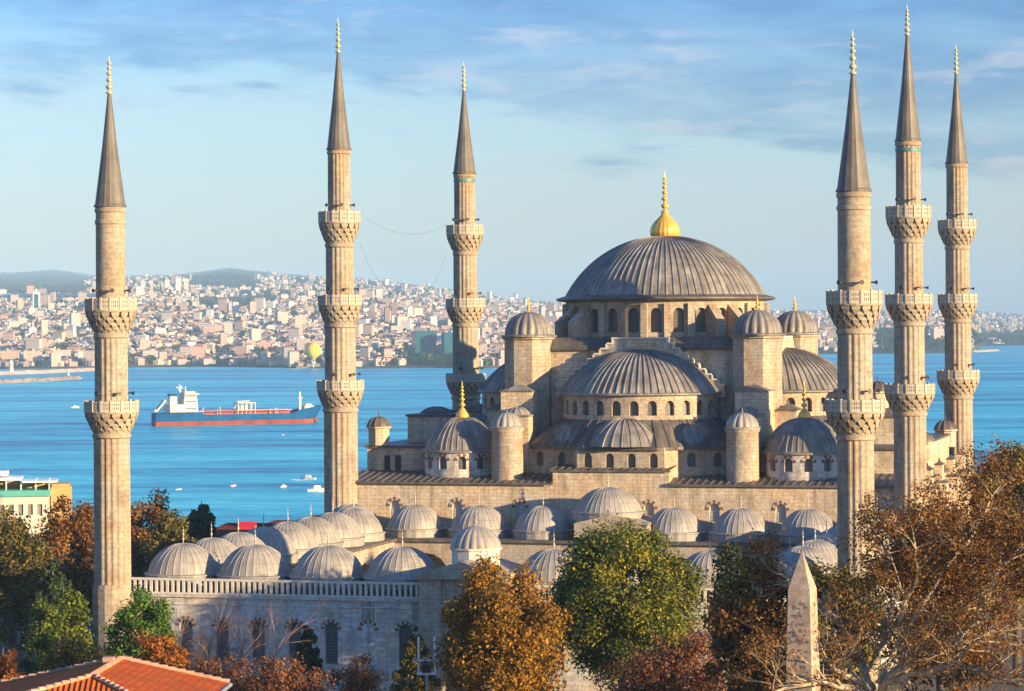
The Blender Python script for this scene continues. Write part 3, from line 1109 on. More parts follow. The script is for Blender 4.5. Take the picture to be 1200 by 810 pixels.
# ------------------------------------------------------------------ minarets
def minaret(label, ax, Y, tip, cone_tip, cone_base, cone_hw, balcs, halves, plinth_py, band=False, n_horn=3, groups=None):
    s_ = FOCAL / Y
    X = at(ax, HORIZON, Y)[0]

    def Z(py):
        return at(ax, py, Y)[2]
    root = thing('minaret', label, 'minaret', (X, Y, 0), YAW, 'minarets of the great mosque')
    NF = 18
    shaft = MB()

    def flute(i):
        return 1.0 if i % 4 in (0, 3) else 0.958

    rs = [h / s_ for h in halves]
    levels = [Z(cone_base)]
    for (pt, pb, ho) in balcs:
        levels += [Z(pt), Z(pb)]
    # segments from the top down
    tops = [Z(cone_base)] + [Z(pb) for pt, pb, ho in balcs]
    bots = [Z(pb) + 0.1 for pt, pb, ho in balcs] + [Z(plinth_py)]
    for k, (zt, zb) in enumerate(zip(tops, bots)):
        r = rs[k]
        smooth_top = k == 0 and len(balcs) == 2
        shaft.lathe([(r * 1.03, zb), (r, zt)], NF * 4, mod=None if smooth_top else flute, smooth=False)
        shaft.lathe([(r * 1.0, zt - 0.55), (r * 1.08, zt - 0.45), (r * 1.08, zt - 0.2), (r * 1.03, zt - 0.1), (r * 1.03, zt)], 36, smooth=False)
    r = rs[-1]
    shaft.lathe([(r * 1.12, 0), (r * 1.12, Z(plinth_py) - 0.5), (r * 1.05, Z(plinth_py))], 16, smooth=False)
    if len(balcs) == 2:
        shaft.lathe([(rs[0] * 1.0, Z(cone_base) - 1.7), (rs[0] * 1.07, Z(cone_base) - 1.6), (rs[0] * 1.07, Z(cone_base) - 1.3), (rs[0], Z(cone_base) - 1.2)], 36, smooth=False)
    shaft.build('shaft', M['stone_min'], root)
    for bi, (pt, pb, ho) in enumerate(balcs):
        z0, z2 = Z(pb), Z(pt)
        H = z2 - z0
        ro = ho / s_
        r_in = rs[bi + 1]
        r_up = rs[bi]
        zf = z0 + H * 0.60
        bm = MB()
        # muqarnas corbelling: rings of small pointed wedges, each ring wider than the one below
        nt_, nn = 4, 16
        core_r0, core_r1 = r_in * 1.0, ro * 0.86
        bm.lathe([(core_r0, z0), (core_r0 + (core_r1 - core_r0) * 0.35, z0 + (zf - z0) * 0.45), (core_r1, zf)], 32, cap=False)
        for t in range(nt_):
            ra = r_in + (ro - r_in) * (t + 0.15) / nt_
            rb = r_in + (ro - r_in) * (t + 1.0) / nt_
            za = z0 + (zf - z0) * (t / nt_ - (0.12 if t else 0))
            zb = z0 + (zf - z0) * (t + 1) / nt_
            for j in range(nn):
                a = tau * (j + 0.5 * (t % 2)) / nn
                st = tau / nn
                def pt3(rr, aa, zz):
                    return (rr * math.cos(aa), rr * math.sin(aa), zz)
                w0, w1_ = 0.12 * st, 0.40 * st
                ri = r_in * 0.9
                v = [pt3(ra, a - w0, za), pt3(ra, a + w0, za), pt3(rb, a - w1_, zb - (zb - za) * 0.32), pt3(rb, a + w1_, zb - (zb - za) * 0.32),
                     pt3(rb, a - w1_, zb), pt3(rb, a + w1_, zb), pt3(ri, a - w0, za), pt3(ri, a + w0, za), pt3(ri, a - w1_, zb), pt3(ri, a + w1_, zb)]
                bm.add(v, [(0, 1, 3, 2), (2, 3, 5, 4), (4, 5, 9, 8), (0, 2, 4, 8, 6), (1, 7, 9, 5, 3), (0, 6, 7, 1)])
        bm.lathe([(r_up * 0.9, zf - 0.02), (ro * 1.0, zf), (ro * 1.02, zf + 0.06), (ro * 1.02, zf + 0.2), (ro * 0.97, zf + 0.24), (r_up * 0.9, zf + 0.24)], 32, smooth=False, cap=False)
        bo = bm.build('balcony', M['stone_min'], root)
        # pierced parapet of sixteen panels
        pp = MB()
        za, zb = zf + 0.2, z2
        ht = zb - za

        def arcbox(a0, a1, r0, r1, z0_, z1_, n=1):
            for i in range(n):
                b0, b1 = a0 + (a1 - a0) * i / n, a0 + (a1 - a0) * (i + 1) / n
                v = [(r0 * math.cos(b0), r0 * math.sin(b0), z0_), (r1 * math.cos(b0), r1 * math.sin(b0), z0_), (r1 * math.cos(b1), r1 * math.sin(b1), z0_), (r0 * math.cos(b1), r0 * math.sin(b1), z0_),
                     (r0 * math.cos(b0), r0 * math.sin(b0), z1_), (r1 * math.cos(b0), r1 * math.sin(b0), z1_), (r1 * math.cos(b1), r1 * math.sin(b1), z1_), (r0 * math.cos(b1), r0 * math.sin(b1), z1_)]
                pp.add(v, [(0, 1, 5, 4), (1, 2, 6, 5), (2, 3, 7, 6), (3, 0, 4, 7), (4, 5, 6, 7)])
        for j in range(16):
            a, st = tau * j / 16, tau / 16
            arcbox(a - 0.10 * st, a + 0.10 * st, ro * 0.93, ro * 1.03, za, zb + 0.08)
            arcbox(a + 0.101 * st, a + 0.899 * st, ro * 0.95, ro, za, za + ht * 0.22, 2)
            arcbox(a + 0.101 * st, a + 0.899 * st, ro * 0.95, ro, zb - ht * 0.2, zb, 2)
            arcbox(a + 0.101 * st, a + 0.899 * st, ro * 0.952, ro * 0.998, za + ht * 0.46, za + ht * 0.58, 2)
            for q in range(4):
                c0 = 0.101 + 0.798 * (q + 0.5) / 4
                arcbox(a + (c0 - 0.062) * st, a + (c0 + 0.062) * st, ro * 0.954, ro * 0.996, za + ht * 0.221, zb - ht * 0.201)
        pp.build('parapet', M['parapet'], bo)
        for j in range(n_horn):
            a = rad(-125 + 62 * j + 17 * bi)
            rr = r_up * 1.02
            zh = z2 + 0.75
            c, s2 = math.cos(a), math.sin(a)
            hb = MB()
            hb.tube([(rr * c, rr * s2, zh), ((rr + 0.2) * c, (rr + 0.2) * s2, zh), ((rr + 0.32) * c, (rr + 0.32) * s2, zh), ((rr + 0.6) * c, (rr + 0.6) * s2, zh)], [0.08, 0.08, 0.09, 0.22], 10)
            hb.build('loudspeaker', M['horn'], root)
    sp = MB()
    zc, zt = Z(cone_base), Z(cone_tip)
    rc = cone_hw / s_
    sp.lathe([(rc * 1.0, zc - 0.02), (rc * 1.07, zc + 0.02), (rc * 1.07, zc + 0.18), (rc * 0.985, zc + 0.3), (rc * 0.50, zc + (zt - zc) * 0.52), (0.16, zt)], 48,
             mod=lambda i: 1.02 if i % 3 == 0 else 1.0, smooth=False)
    sp.build('spire', M['spire_lead'], root)
    if band:
        tb = MB()
        tb.lathe([(rs[0] * 1.04, zc - 1.2), (rs[0] * 1.045, zc - 1.15), (rs[0] * 1.045, zc - 0.72), (rs[0] * 1.04, zc - 0.7)], 36, smooth=False, cap=False)
        tb.build('tile_band', M['tile_band'], root)
    fb = MB()
    fb.lathe(bulbs(zt - 0.15, Z(tip) - zt + 0.15, 0.36, 5, 0.88), 12)
    fb.build('finial', M['pale_gold'], root)
    return root


minaret('two-balcony minaret at the courtyard wall\'s outer corner, left of the cargo ship', 130, 263.4, 65, 108, 243, 17.5,
        [(350, 390, 29.5), (470, 507, 31)], [16.8, 19, 21], 684)
minaret('three-balcony minaret at the hall\'s front corner, just right of the yellow balloon', 398.5, 330, 20, 60, 176, 13.6,
        [(248, 285, 24), (346, 379, 25), (446, 478, 27)], [13, 16, 17.8, 19.6], 640)
minaret('three-balcony minaret behind the left corner dome, with a green tile band under its spire', 545.5, 383.7, 72, 105, 204, 13,
        [(264, 295, 21.3), (350, 379, 22.3), (438, 464, 23)], [12.2, 13.6, 15, 16], 640, band=True)
minaret('thick two-balcony minaret rising directly out of the bare brown plane tree', 1001.5, 245.2, 35, 85, 225, 19.6,
        [(341, 385, 32.5), (468, 509, 34)], [19, 20.3, 21.5], 684)
minaret('three-balcony minaret with the highest tip, middle one of three beside the plane tree', 1065.5, 312.2, 5, 40, 166, 14.5,
        [(242, 280, 26), (345, 377, 27.2), (450, 482, 28.8)], [14.3, 16.3, 17.6, 19], 650, band=True)
minaret('slimmest three-balcony minaret beside the open sea at the far rear corner of the hall', 1122.5, 365.9, 52, 85, 192, 12.6,
        [(258, 288, 22), (345, 374, 22.6), (434, 463, 24.3)], [12.2, 13.8, 15.3, 16.4], 640)

# thin lighting cables slung between the minarets
for (p0, Y0), (p1, Y1), sag, lab in (((( 421, 250), 331), ((524, 262), 383), 2.0, 'thin cable hung nearly level between the tops of two minarets'),
                                     (((421, 284), 331), ((524, 296), 383), 7.5, 'thin cable sagging in a deep curve between two minarets')):
    a, b_ = Vector(at(*p0, Y0)), Vector(at(*p1, Y1))
    pts = []
    for k in range(21):
        t = k / 20
        q = a.lerp(b_, t)
        q.z -= sag * 4 * t * (1 - t)
        pts.append(q)
    cb = MB()
    cb.tube(pts, [0.012] * 21, 4)
    tag(cb.build('cable', M['iron']), lab, 'cable', 'cables between the minarets')
# ------------------------------------------------------------------ vegetation
def leaf_mat(name, stops, trans=0.25):
    m, nt, b = new_mat(name)
    at_ = node(nt, 'ShaderNodeAttribute', attribute_name='tone')
    c = ramp(nt, at_.outputs['Fac'], stops)
    nt.links.new(c, b.inputs['Base Color'])
    b.inputs['Roughness'].default_value = 0.6
    b.inputs['Specular IOR Level'].default_value = 0.2
    out = nt.nodes['Material Output']
    tr = node(nt, 'ShaderNodeBsdfTranslucent', {'Color': c})
    mx = node(nt, 'ShaderNodeMixShader', {0: trans, 1: b.outputs[0], 2: tr.outputs[0]})
    nt.links.new(mx.outputs[0], out.inputs['Surface'])
    return m


L = {
    'orange': leaf_mat('orange_leaves', [(0.0, (0.07, 0.055, 0.014)), (0.35, (0.20, 0.105, 0.016)), (0.7, (0.36, 0.165, 0.018)), (1.0, (0.47, 0.29, 0.03))]),
    'green': leaf_mat('green_leaves', [(0.0, (0.022, 0.04, 0.009)), (0.4, (0.085, 0.105, 0.014)), (0.72, (0.21, 0.20, 0.02)), (1.0, (0.44, 0.33, 0.03))]),
    'brown': leaf_mat('brown_leaves', [(0.0, (0.05, 0.024, 0.01)), (0.4, (0.15, 0.066, 0.016)), (0.75, (0.26, 0.115, 0.022)), (1.0, (0.37, 0.195, 0.035))]),
    'russet': leaf_mat('russet_leaves', [(0.0, (0.072, 0.029, 0.017)), (0.4, (0.174, 0.070, 0.032)), (0.75, (0.275, 0.116, 0.046)), (1.0, (0.348, 0.174, 0.072))]),
    'rust': leaf_mat('rust_orange_leaves', [(0.0, (0.102, 0.036, 0.014)), (0.4, (0.290, 0.094, 0.017)), (0.75, (0.435, 0.145, 0.020)), (1.0, (0.493, 0.246, 0.029))]),
    'olive': leaf_mat('olive_leaves', [(0.0, (0.043, 0.043, 0.014)), (0.4, (0.109, 0.090, 0.023)), (0.75, (0.189, 0.145, 0.029)), (1.0, (0.290, 0.203, 0.036))]),
    'lime': leaf_mat('yellow_green_leaves', [(0.0, (0.043, 0.061, 0.012)), (0.4, (0.109, 0.138, 0.020)), (0.75, (0.189, 0.217, 0.029)), (1.0, (0.290, 0.275, 0.043))]),
    'fresh': leaf_mat('fresh_green_leaves', [(0.0, (0.026, 0.065, 0.012)), (0.4, (0.065, 0.138, 0.020)), (0.75, (0.123, 0.203, 0.026)), (1.0, (0.189, 0.261, 0.041))]),
    'dark': leaf_mat('dark_green_needles', [(0.0, (0.012, 0.026, 0.012)), (0.5, (0.032, 0.058, 0.020)), (1.0, (0.072, 0.102, 0.032))], 0.1),
}
M['bark'] = plain('brown_bark', (0.10, 0.075, 0.055), 0.9, var=0.4)
M['bark_pale'] = plain('pale_plane_bark', (0.38, 0.29, 0.19), 0.85, var=0.45, scale=3)
M['bark_twig'] = plain('twig_bark', (0.24, 0.15, 0.11), 0.9, var=0.4)


def leaf_cloud(name, mat, centres, radii, per, size, parent, up=0.35, long=1.0, flat=1.0):
    """Thousands of leaf-sized faces scattered through clumps."""
    c = np.repeat(np.asarray(centres), per, axis=0)
    r = np.repeat(np.asarray(radii), per)
    tone_c = np.repeat(rng.uniform(-0.22, 0.22, len(centres)), per)
    n = len(c)
    d = rng.normal(size=(n, 3))
    d /= np.linalg.norm(d, axis=1)[:, None]
    rad_ = rng.uniform(0, 1, n) ** 0.45
    off = d * (r * rad_)[:, None]
    off[:, 2] *= flat
    p = c + off
    nrm = d * 0.8 + rng.normal(size=(n, 3)) * 0.55
    nrm[:, 2] += up
    nrm /= np.linalg.norm(nrm, axis=1)[:, None]
    t = np.cross(nrm, rng.normal(size=(n, 3)))
    t /= np.linalg.norm(t, axis=1)[:, None]
    b = np.cross(nrm, t)
    s = size * rng.uniform(0.55, 1.25, n)[:, None]
    t = t * s * 0.62 * long
    b = b * s * 0.42
    v = np.empty((n, 4, 3), dtype=np.float32)
    v[:, 0] = p - t
    v[:, 1] = p - b + nrm * s * 0.08
    v[:, 2] = p + t
    v[:, 3] = p + b + nrm * s * 0.08
    me = bpy.data.meshes.new(name)
    me.vertices.add(n * 4)
    me.vertices.foreach_set('co', v.ravel())
    me.loops.add(n * 4)
    me.loops.foreach_set('vertex_index', np.arange(n * 4, dtype=np.int32))
    me.polygons.add(n)
    me.polygons.foreach_set('loop_start', np.arange(0, n * 4, 4, dtype=np.int32))
    try:
        me.polygons.foreach_set('loop_total', np.full(n, 4, dtype=np.int32))
    except Exception:
        pass
    tone = np.clip(0.48 + tone_c + rng.normal(0, 0.2, n), 0, 1).astype(np.float32)
    a = me.attributes.new('tone', 'FLOAT', 'FACE')
    a.data.foreach_set('value', tone)
    me.materials.append(mat)
    me.update()
    me.validate()
    o = bpy.data.objects.new(name, me)
    scene.collection.objects.link(o)
    o.parent = parent
    return o


def branch_tree(mb, p, d, length, r, depth, spread=0.6, seg=4, droop=0.0, kids=(2, 4), tip=None):
    """Recursive limbs: a wandering tapered tube, then finer ones from along it."""
    pts, rr = [Vector(p)], [r]
    q, dd = Vector(p), Vector(d).normalized()
    for k in range(seg):
        dd = (dd + Vector((random.gauss(0, 0.16), random.gauss(0, 0.16), random.gauss(0, 0.13) - droop))).normalized()
        q = q + dd * length / seg
        pts.append(q.copy())
        rr.append(r * (1 - 0.62 * (k + 1) / seg))
    mb.tube(pts, rr, 5 if depth > 1 else 3, 0, cap=False)
    if tip is not None and depth <= 1:
        tip.append(tuple(pts[-1]))
        tip.append(tuple(pts[len(pts) // 2]))
    if depth <= 0:
        return
    for _ in range(random.randint(*kids)):
        k = random.randint(1, seg)
        nd = (dd + Vector((random.gauss(0, spread), random.gauss(0, spread), random.gauss(0.08, spread * 0.7)))).normalized()
        branch_tree(mb, pts[k], nd, length * random.uniform(0.5, 0.75), rr[k] * 0.62, depth - 1, spread, seg, droop, kids, tip)


def tree(name, label, cat, px, top, bottom, hw, Y, mat, leaves=9000, leaf=0.3, shape='round', clumps=60, group=None, bark='bark', hollow=0.5, long=1.0, limb=True, dy=0.9):
    pt, pbm = at(px, top, Y), at(px, bottom, Y)
    X = at(px, (top + bottom) / 2, Y)[0]
    zt, zb = pt[2], pbm[2]
    gz = ground_z(Y)
    zb = max(zb, gz + 0.4)
    rx = hw * Y / FOCAL
    rz = (zt - zb) / 2
    zc = (zt + zb) / 2
    root = thing(name, label, cat, (X, Y, gz), 0, group)
    cs, rs = [], []
    while len(cs) < clumps:
        d = rng.normal(size=3)
        d /= np.linalg.norm(d)
        f = rng.uniform(hollow, 0.92)
        x, y, z = d * f
        if shape == 'cone':
            t = (z / 0.92 + 1) / 2
            k = 1.15 * (1 - t) ** 0.8 + 0.03
            l = math.hypot(x, y) + 1e-6
            q = rng.uniform(0.45, 0.95) * k
            x, y = x / l * q, y / l * q
            cr = 0.15 * (0.5 + 0.8 * (1 - t))
        elif shape == 'column':
            l = math.hypot(x, y) + 1e-6
            k = (1 - max(0, z) ** 3) * rng.uniform(0.35, 0.85)
            x, y = x / l * k, y / l * k
            cr = 0.36
        elif shape == 'dome':
            z = abs(z) * 1.6 - 0.8
            cr = rng.uniform(0.2, 0.32)
        else:
            cr = rng.uniform(0.17, 0.32)
        cs.append((x * rx, y * rx * dy, zc - gz + z * rz))
        rs.append(cr * (rx * 0.75 + rz * 0.25))
    leaf_cloud('crown', mat, cs, rs, max(8, leaves // clumps), leaf, root, long=long)
    if limb:
        tk = MB()
        r0 = max(0.12, 0.055 * rx + 0.08)
        h = zc - gz
        pts = [(0, 0, -0.2), (0.1 * rx * 0.3, 0, h * 0.5), (0, 0.05, h), (0.05, 0, h + rz * 0.7)]
        tk.tube(pts, [r0 * 1.3, r0, r0 * 0.75, r0 * 0.2], 8)
        for k in range(0, len(cs), max(1, len(cs) // 14)):
            c = cs[k]
            z0 = max(h * 0.55, min(h + rz * 0.3, c[2] - 0.35 * rx))
            mid = (c[0] * 0.5, c[1] * 0.5, z0 + (c[2] - z0) * 0.62)
            tk.tube([(0, 0, z0), mid, c], [r0 * 0.45, r0 * 0.3, r0 * 0.08], 5)
        tk.build('trunk', M[bark], root)
    return root


AT = 'trees of the park before the mosque'
tree('autumn_tree', 'big orange and golden tree in front of the courtyard portal', 'tree', 592, 650, 850, 80, 205, L['orange'], 46000, 0.23, clumps=130, hollow=0.4)
tree('broadleaf_tree', 'large round glossy green tree with yellowing tips before the hall', 'tree', 731, 611, 800, 92, 238, L['green'], 64000, 0.245, clumps=170, hollow=0.55)
tree('cypress_tree', 'dark narrow cypress between the green tree and the obelisk', 'tree', 858, 636, 780, 27, 222, L['dark'], 9000, 0.25, 'column', 34)
tree('autumn_tree', 'thin brown-leaved tree just to the obelisk\'s left', 'tree', 882, 632, 850, 62, 166, L['brown'], 11000, 0.25, clumps=85, hollow=0.3, bark='bark_pale')
tree('autumn_tree', 'reddish brown half-bare shrub tree below the big green tree', 'tree', 790, 738, 860, 88, 185, L['russet'], 15000, 0.20, clumps=90, hollow=0.3)
tree('autumn_tree', 'russet thin crowned tree in front of the obelisk foot', 'tree', 905, 742, 870, 75, 175, L['russet'], 9000, 0.20, clumps=80, hollow=0.3)
tree('conifer', 'narrow dark brown-green conifer behind the floodlight mast', 'tree', 487, 728, 860, 34, 240, L['olive'], 12000, 0.22, 'cone', 130)
tree('conifer', 'small dark green conifer standing alone before the courtyard windows', 'tree', 361, 722, 850, 24, 248, L['dark'], 9000, 0.22, 'cone', 120)
tree('shrub', 'reddish twiggy shrub to the right of the red tiled roof', 'shrub', 330, 765, 850, 62, 205, L['russet'], 9000, 0.18, clumps=60, hollow=0.3)
tree('shrub', 'dull red shrub under the courtyard wall between the two conifers', 'shrub', 420, 762, 850, 40, 230, L['russet'], 6000, 0.18, clumps=44, hollow=0.3)
tree('shrub', 'low russet shrub under the bare pale-twigged trees', 'shrub', 258, 764, 850, 50, 212, L['russet'], 8000, 0.18, clumps=60, hollow=0.3)
tree('shrub', 'rounded fresh green shrub at the foot of the two-balcony courtyard minaret', 'shrub', 165, 674, 775, 43, 243, L['fresh'], 15000, 0.24, 'dome', 70)
tree('shrub', 'upright yellow-green shrub left of the fresh green one', 'shrub', 74, 668, 790, 42, 238, L['lime'], 12000, 0.27, 'dome', 60)
tree('shrub', 'rust-orange round shrub rising behind the red roof ridge', 'shrub', 180, 730, 815, 46, 215, L['rust'], 12000, 0.22, 'dome', 60)
tree('shrub', 'broad olive and orange shrub behind the dark red lower roof', 'shrub', 86, 738, 830, 62, 205, L['olive'], 12000, 0.22, 'dome', 60)
tree('shrub', 'rust-red shrub at the edge of the picture left of the tiled house', 'shrub', 3, 748, 820, 27, 200, L['rust'], 6000, 0.22, 'dome', 40)
tree('cedar_tree', 'dark cedar with a pointed top among the trees left of the minaret', 'tree', 62, 642, 800, 46, 262, L['dark'], 16000, 0.26, 'cone', 150)
tree('autumn_tree', 'broad brown-olive tree in shade at the left edge of the park', 'tree', 14, 590, 790, 58, 300, L['olive'], 20000, 0.34, clumps=90)
tree('autumn_tree', 'dark brown tree close behind the pointed cedar', 'tree', 84, 582, 760, 52, 318, L['brown'], 18000, 0.34, clumps=90)
tree('autumn_tree', 'reddish brown tree just right of the two-balcony courtyard minaret', 'tree', 176, 571, 700, 40, 345, L['brown'], 13000, 0.34, clumps=70)
tree('autumn_tree', 'dark olive tree behind the corner dome of the courtyard', 'tree', 200, 596, 720, 36, 335, L['olive'], 11000, 0.34, clumps=60)
tree('pine_tree', 'small dark green pine rising above the red roofs by the water', 'tree', 236, 577, 640, 18, 365, L['dark'], 6000, 0.34, 'dome', 34)
tree('cypress_tree', 'little dark cypress beside the small pine by the water', 'tree', 216, 600, 690, 9, 350, L['dark'], 3000, 0.3, 'column', 20)
tree('autumn_tree', 'dark green and brown tree filling the right edge above the bare plane', 'tree', 1190, 518, 720, 62, 264, L['olive'], 26000, 0.32, clumps=110)
tree('autumn_tree', 'brown tree behind the plane boughs between obelisk and right edge', 'tree', 1100, 585, 830, 85, 203, L['brown'], 24000, 0.28, clumps=120, hollow=0.35)
tree('autumn_tree', 'olive brown tree directly behind the obelisk tip', 'tree', 985, 640, 830, 62, 200, L['olive'], 15000, 0.28, clumps=90, hollow=0.4)
# bare trees before the wall
for i, (px, top, Y, lab) in enumerate(((243, 690, 246, 'bare pale-twigged tree nearest the left end of the courtyard wall'),
                                       (285, 700, 242, 'bare leaning tree in front of the second wall window pair'),
                                       (218, 712, 244, 'thin bare sapling beside the fresh green shrub'))):
    X, _, z = at(px, top, Y)
    root = thing('bare_tree', lab, 'tree', (X, Y, 0), 0)
    tb = MB()
    random.seed(40 + i)
    for q in range(3):
        branch_tree(tb, (0.3 * q, 0.2 * q, 0), (0.22 * (q - 1), 0.1 * q, 1), z * random.uniform(0.5, 0.62), 0.17, 4, 0.45, 4, kids=(3, 5))
    tb.build('limbs', M['bark_twig'], root)

# the great bare plane with pale boughs
PY = 160.0
px0 = at(1022, 810, PY)
plane = thing('plane_tree', 'sprawling half-bare plane tree with pale twisting boughs and brown leaves', 'tree', (px0[0], PY, 0), 0)
lb = MB()
tips = []
random.seed(5)


def rel(px, py, dy=0.0):
    q = at(px, py, PY + dy)
    return Vector((q[0] - px0[0], dy, q[2]))


base = rel(1022, 835)
lb.tube([(0.2, 0, -0.2), (0.1, 0, 6), tuple(base)], [0.75, 0.6, 0.52], 10)
limbs = [
    [(1022, 835, 0), (1012, 800, -1), (990, 790, -2), (965, 775, -2.5), (950, 770, -3)],
    [(1022, 835, 0), (1020, 795, 1), (1030, 765, 2), (1045, 725, 2.5), (1050, 690, 3), (1035, 640, 3.5)],
    [(1022, 835, 0), (1045, 790, -1), (1085, 770, -2), (1125, 752, -3), (1160, 740, -3.5), (1215, 735, -4)],
    [(1022, 835, 0), (1040, 800, -2), (1090, 785, -4), (1120, 782, -5), (1170, 792, -6), (1220, 798, -7)],
    [(1030, 800, -0.5), (1070, 745, 0.5), (1115, 720, 1), (1150, 712, 1.5), (1180, 695, 2), (1215, 690, 2)],
    [(1045, 770, 1), (1085, 700, 2), (1115, 655, 3), (1150, 610, 4), (1172, 570, 5)],
    [(1022, 810, 0), (1000, 755, 2), (975, 720, 3), (940, 690, 4), (905, 680, 5)],
    [(1055, 765, 0), (1058, 720, -1), (1075, 670, -2), (1070, 625, -2.5)],
    [(1120, 752, -3), (1150, 720, -3.5), (1175, 665, -4), (1205, 640, -4)],
    [(1022, 815, 0), (985, 805, -3), (950, 800, -5), (905, 812, -6)],
]
for lm in limbs:
    pts = [rel(*q) for q in lm]
    n = len(pts)
    r0 = 0.27 if lm[0][1] > 800 else 0.17
    # wander between the control points
    fine_pts = []
    for a, b_ in zip(pts, pts[1:]):
        for t in (0, 0.33, 0.66):
            fine_pts.append(a.lerp(b_, t) + Vector((random.gauss(0, .1), random.gauss(0, .15), random.gauss(0, .1))))
    fine_pts.append(pts[-1])
    m_ = len(fine_pts)
    rr = [r0 * (1 - 0.75 * k / (m_ - 1)) for k in range(m_)]
    lb.tube(fine_pts, rr, 7)
    for k in range(3, m_):
        for _ in range(2 if k > 4 else 1):
            d = (fine_pts[k] - fine_pts[k - 1]).normalized() + Vector((random.gauss(0, .6), random.gauss(0, .6), random.gauss(0.3, .55)))
            branch_tree(lb, fine_pts[k], d, random.uniform(1.6, 3.2), rr[k] * 0.55, 3, 0.55, 4, kids=(2, 3), tip=tips)
lb.build('limbs', M['bark_pale'], plane)
keep = []
for t_ in tips:
    q = Vector(t_) + Vector((px0[0], PY, 0))
    px_ = 600 + q.x / q.y * FOCAL
    py_ = HORIZON - (q.z - CAM_Z) / q.y * FOCAL
    low = py_ > 690
    if 908 < px_ < 972 and py_ > 630 and random.random() < 0.82:
        continue
    if low and random.random() < 0.62:
        continue
    keep.append(t_)
tips = np.array(keep)
leaf_cloud('crown', L['brown'], tips, np.full(len(tips), 0.65), 11, 0.15, plane)

# ------------------------------------------------------------------ obelisk
ob = at(940, 645, 156)
obel = thing('obelisk', 'tall pinkish granite obelisk carved with hieroglyphs standing among bare trees', 'obelisk', (ob[0], 156, 0), rad(-24))
m, nt, b = new_mat('pink_granite')
tc = node(nt, 'ShaderNodeTexCoord')
nz = noise_tex(nt, tc.outputs['Object'], 1.3, 8, 0.7)
nz2 = noise_tex(nt, tc.outputs['Object'], 6, 5, 0.7)
nt.links.new(mixc(nt, ramp(nt, nz2, [(0.4, (0, 0, 0)), (0.65, (1, 1, 1))]), ramp(nt, nz, [(0.36, (0.27, 0.19, 0.14)), (0.5, (0.45, 0.345, 0.255)), (0.64, (0.58, 0.46, 0.35))]), (0.33, 0.245, 0.18)), b.inputs['Base Color'])
b.inputs['Roughness'].default_value = 0.75
M['granite'] = m
M['glyph'] = plain('carved_glyph', (0.24, 0.165, 0.12), 0.9)
zt = ob[2]
om = MB()
om.box(-2.2, 2.2, -2.2, 2.2, 0, 2.4)
om.build('pedestal', M['stone_pale'], obel)
om = MB()
hb, hs = 1.07, 0.64
sh = zt - 2.2
om.add([(-hb, -hb, 2.4), (hb, -hb, 2.4), (hb, hb, 2.4), (-hb, hb, 2.4), (-hs, -hs, sh), (hs, -hs, sh), (hs, hs, sh), (-hs, hs, sh), (0, 0, zt)],
       [(0, 1, 5, 4), (1, 2, 6, 5), (2, 3, 7, 6), (3, 0, 4, 7), (4, 5, 8), (5, 6, 8), (6, 7, 8), (7, 4, 8)])
om.build('shaft', M['granite'], obel)
gl = MB()
random.seed(21)
for side in range(2):
    for col in (0,):
        z = 3.2
        while z < sh - 0.7:
            hwz = hb + (hs - hb) * (z - 2.4) / (sh - 2.4)
            for _ in range(8):
                x = random.uniform(-0.7, 0.7) * hwz
                ww, hh = random.uniform(.035, .10), random.uniform(.05, .22)
                zz = z + random.uniform(0, .3)
                hz = hb + (hs - hb) * (zz + hh - 2.4) / (sh - 2.4)
                kind = random.random()
                if side == 0:
                    def T(a, c, e=0.012):
                        return (a, -(hb + (hs - hb) * (c - 2.4) / (sh - 2.4)) - e, c)
                else:
                    def T(a, c, e=0.012):
                        return ((hb + (hs - hb) * (c - 2.4) / (sh - 2.4)) + e, a, c)
                if kind < 0.4:
                    gl.face([T(x - ww, zz), T(x + ww, zz), T(x + ww, zz + hh), T(x - ww, zz + hh)])
                elif kind < 0.75:
                    gl.face([T(x + ww * math.cos(q * tau / 10), zz + hh / 2 + ww * 0.8 * math.sin(q * tau / 10)) for q in range(10)])
                else:
                    gl.face([T(x - ww, zz), T(x + ww, zz), T(x, zz + hh * 1.4)])
            z += 0.5
            # column borders
    for e in (-0.62, 0.62):
        pass
gl.build('hieroglyph_lettering', M['glyph'], obel)

# ------------------------------------------------------------------ floodlight mast
fm = at(500, 775, 212)
mast = thing('floodlight_mast', 'slim grey mast with two uprights, lamps and a camera box above the treetops', 'mast', (fm[0], 212, 0))
M['galv'] = plain('galvanised_steel', (0.36, 0.37, 0.38), 0.45, metal=0.4)
zb_ = fm[2]
mb = MB()
mb.tube([(0, 0, 0), (0, 0, zb_ - 0.9)], [0.14, 0.11], 8)
mb.build('pole', M['galv'], mast)
mb = MB()
for x in (-0.62, 0.62):
    mb.tube([(x, 0, zb_ - 1.0), (x, 0, zb_ + 1.9)], [0.085, 0.085], 8)
mb.box(-0.75, 0.75, -0.4, 0.4, zb_ - 1.02, zb_ - 0.9)
mb.box(-1.1, 1.1, -0.25, 0.25, zb_ + 0.02, zb_ + 0.1)
mb.build('cage', M['white'], mast)
mb = MB()
mb.box(-0.35, 0.35, -0.3, 0.3, zb_ - 0.85, zb_ - 0.2)
mb.build('control_box', M['iron'], mast)
for x in (-0.95, -0.2, 0.35, 0.9):
    mb = MB()
    mb.tube([(x, -0.1, zb_ + 0.12), (x + 0.05, -0.2, zb_ + 0.25), (x + 0.1, -0.55, zb_ + 0.2)], [0.05, 0.10, 0.16], 8)
    mb.build('floodlight', M['galv'], mast)

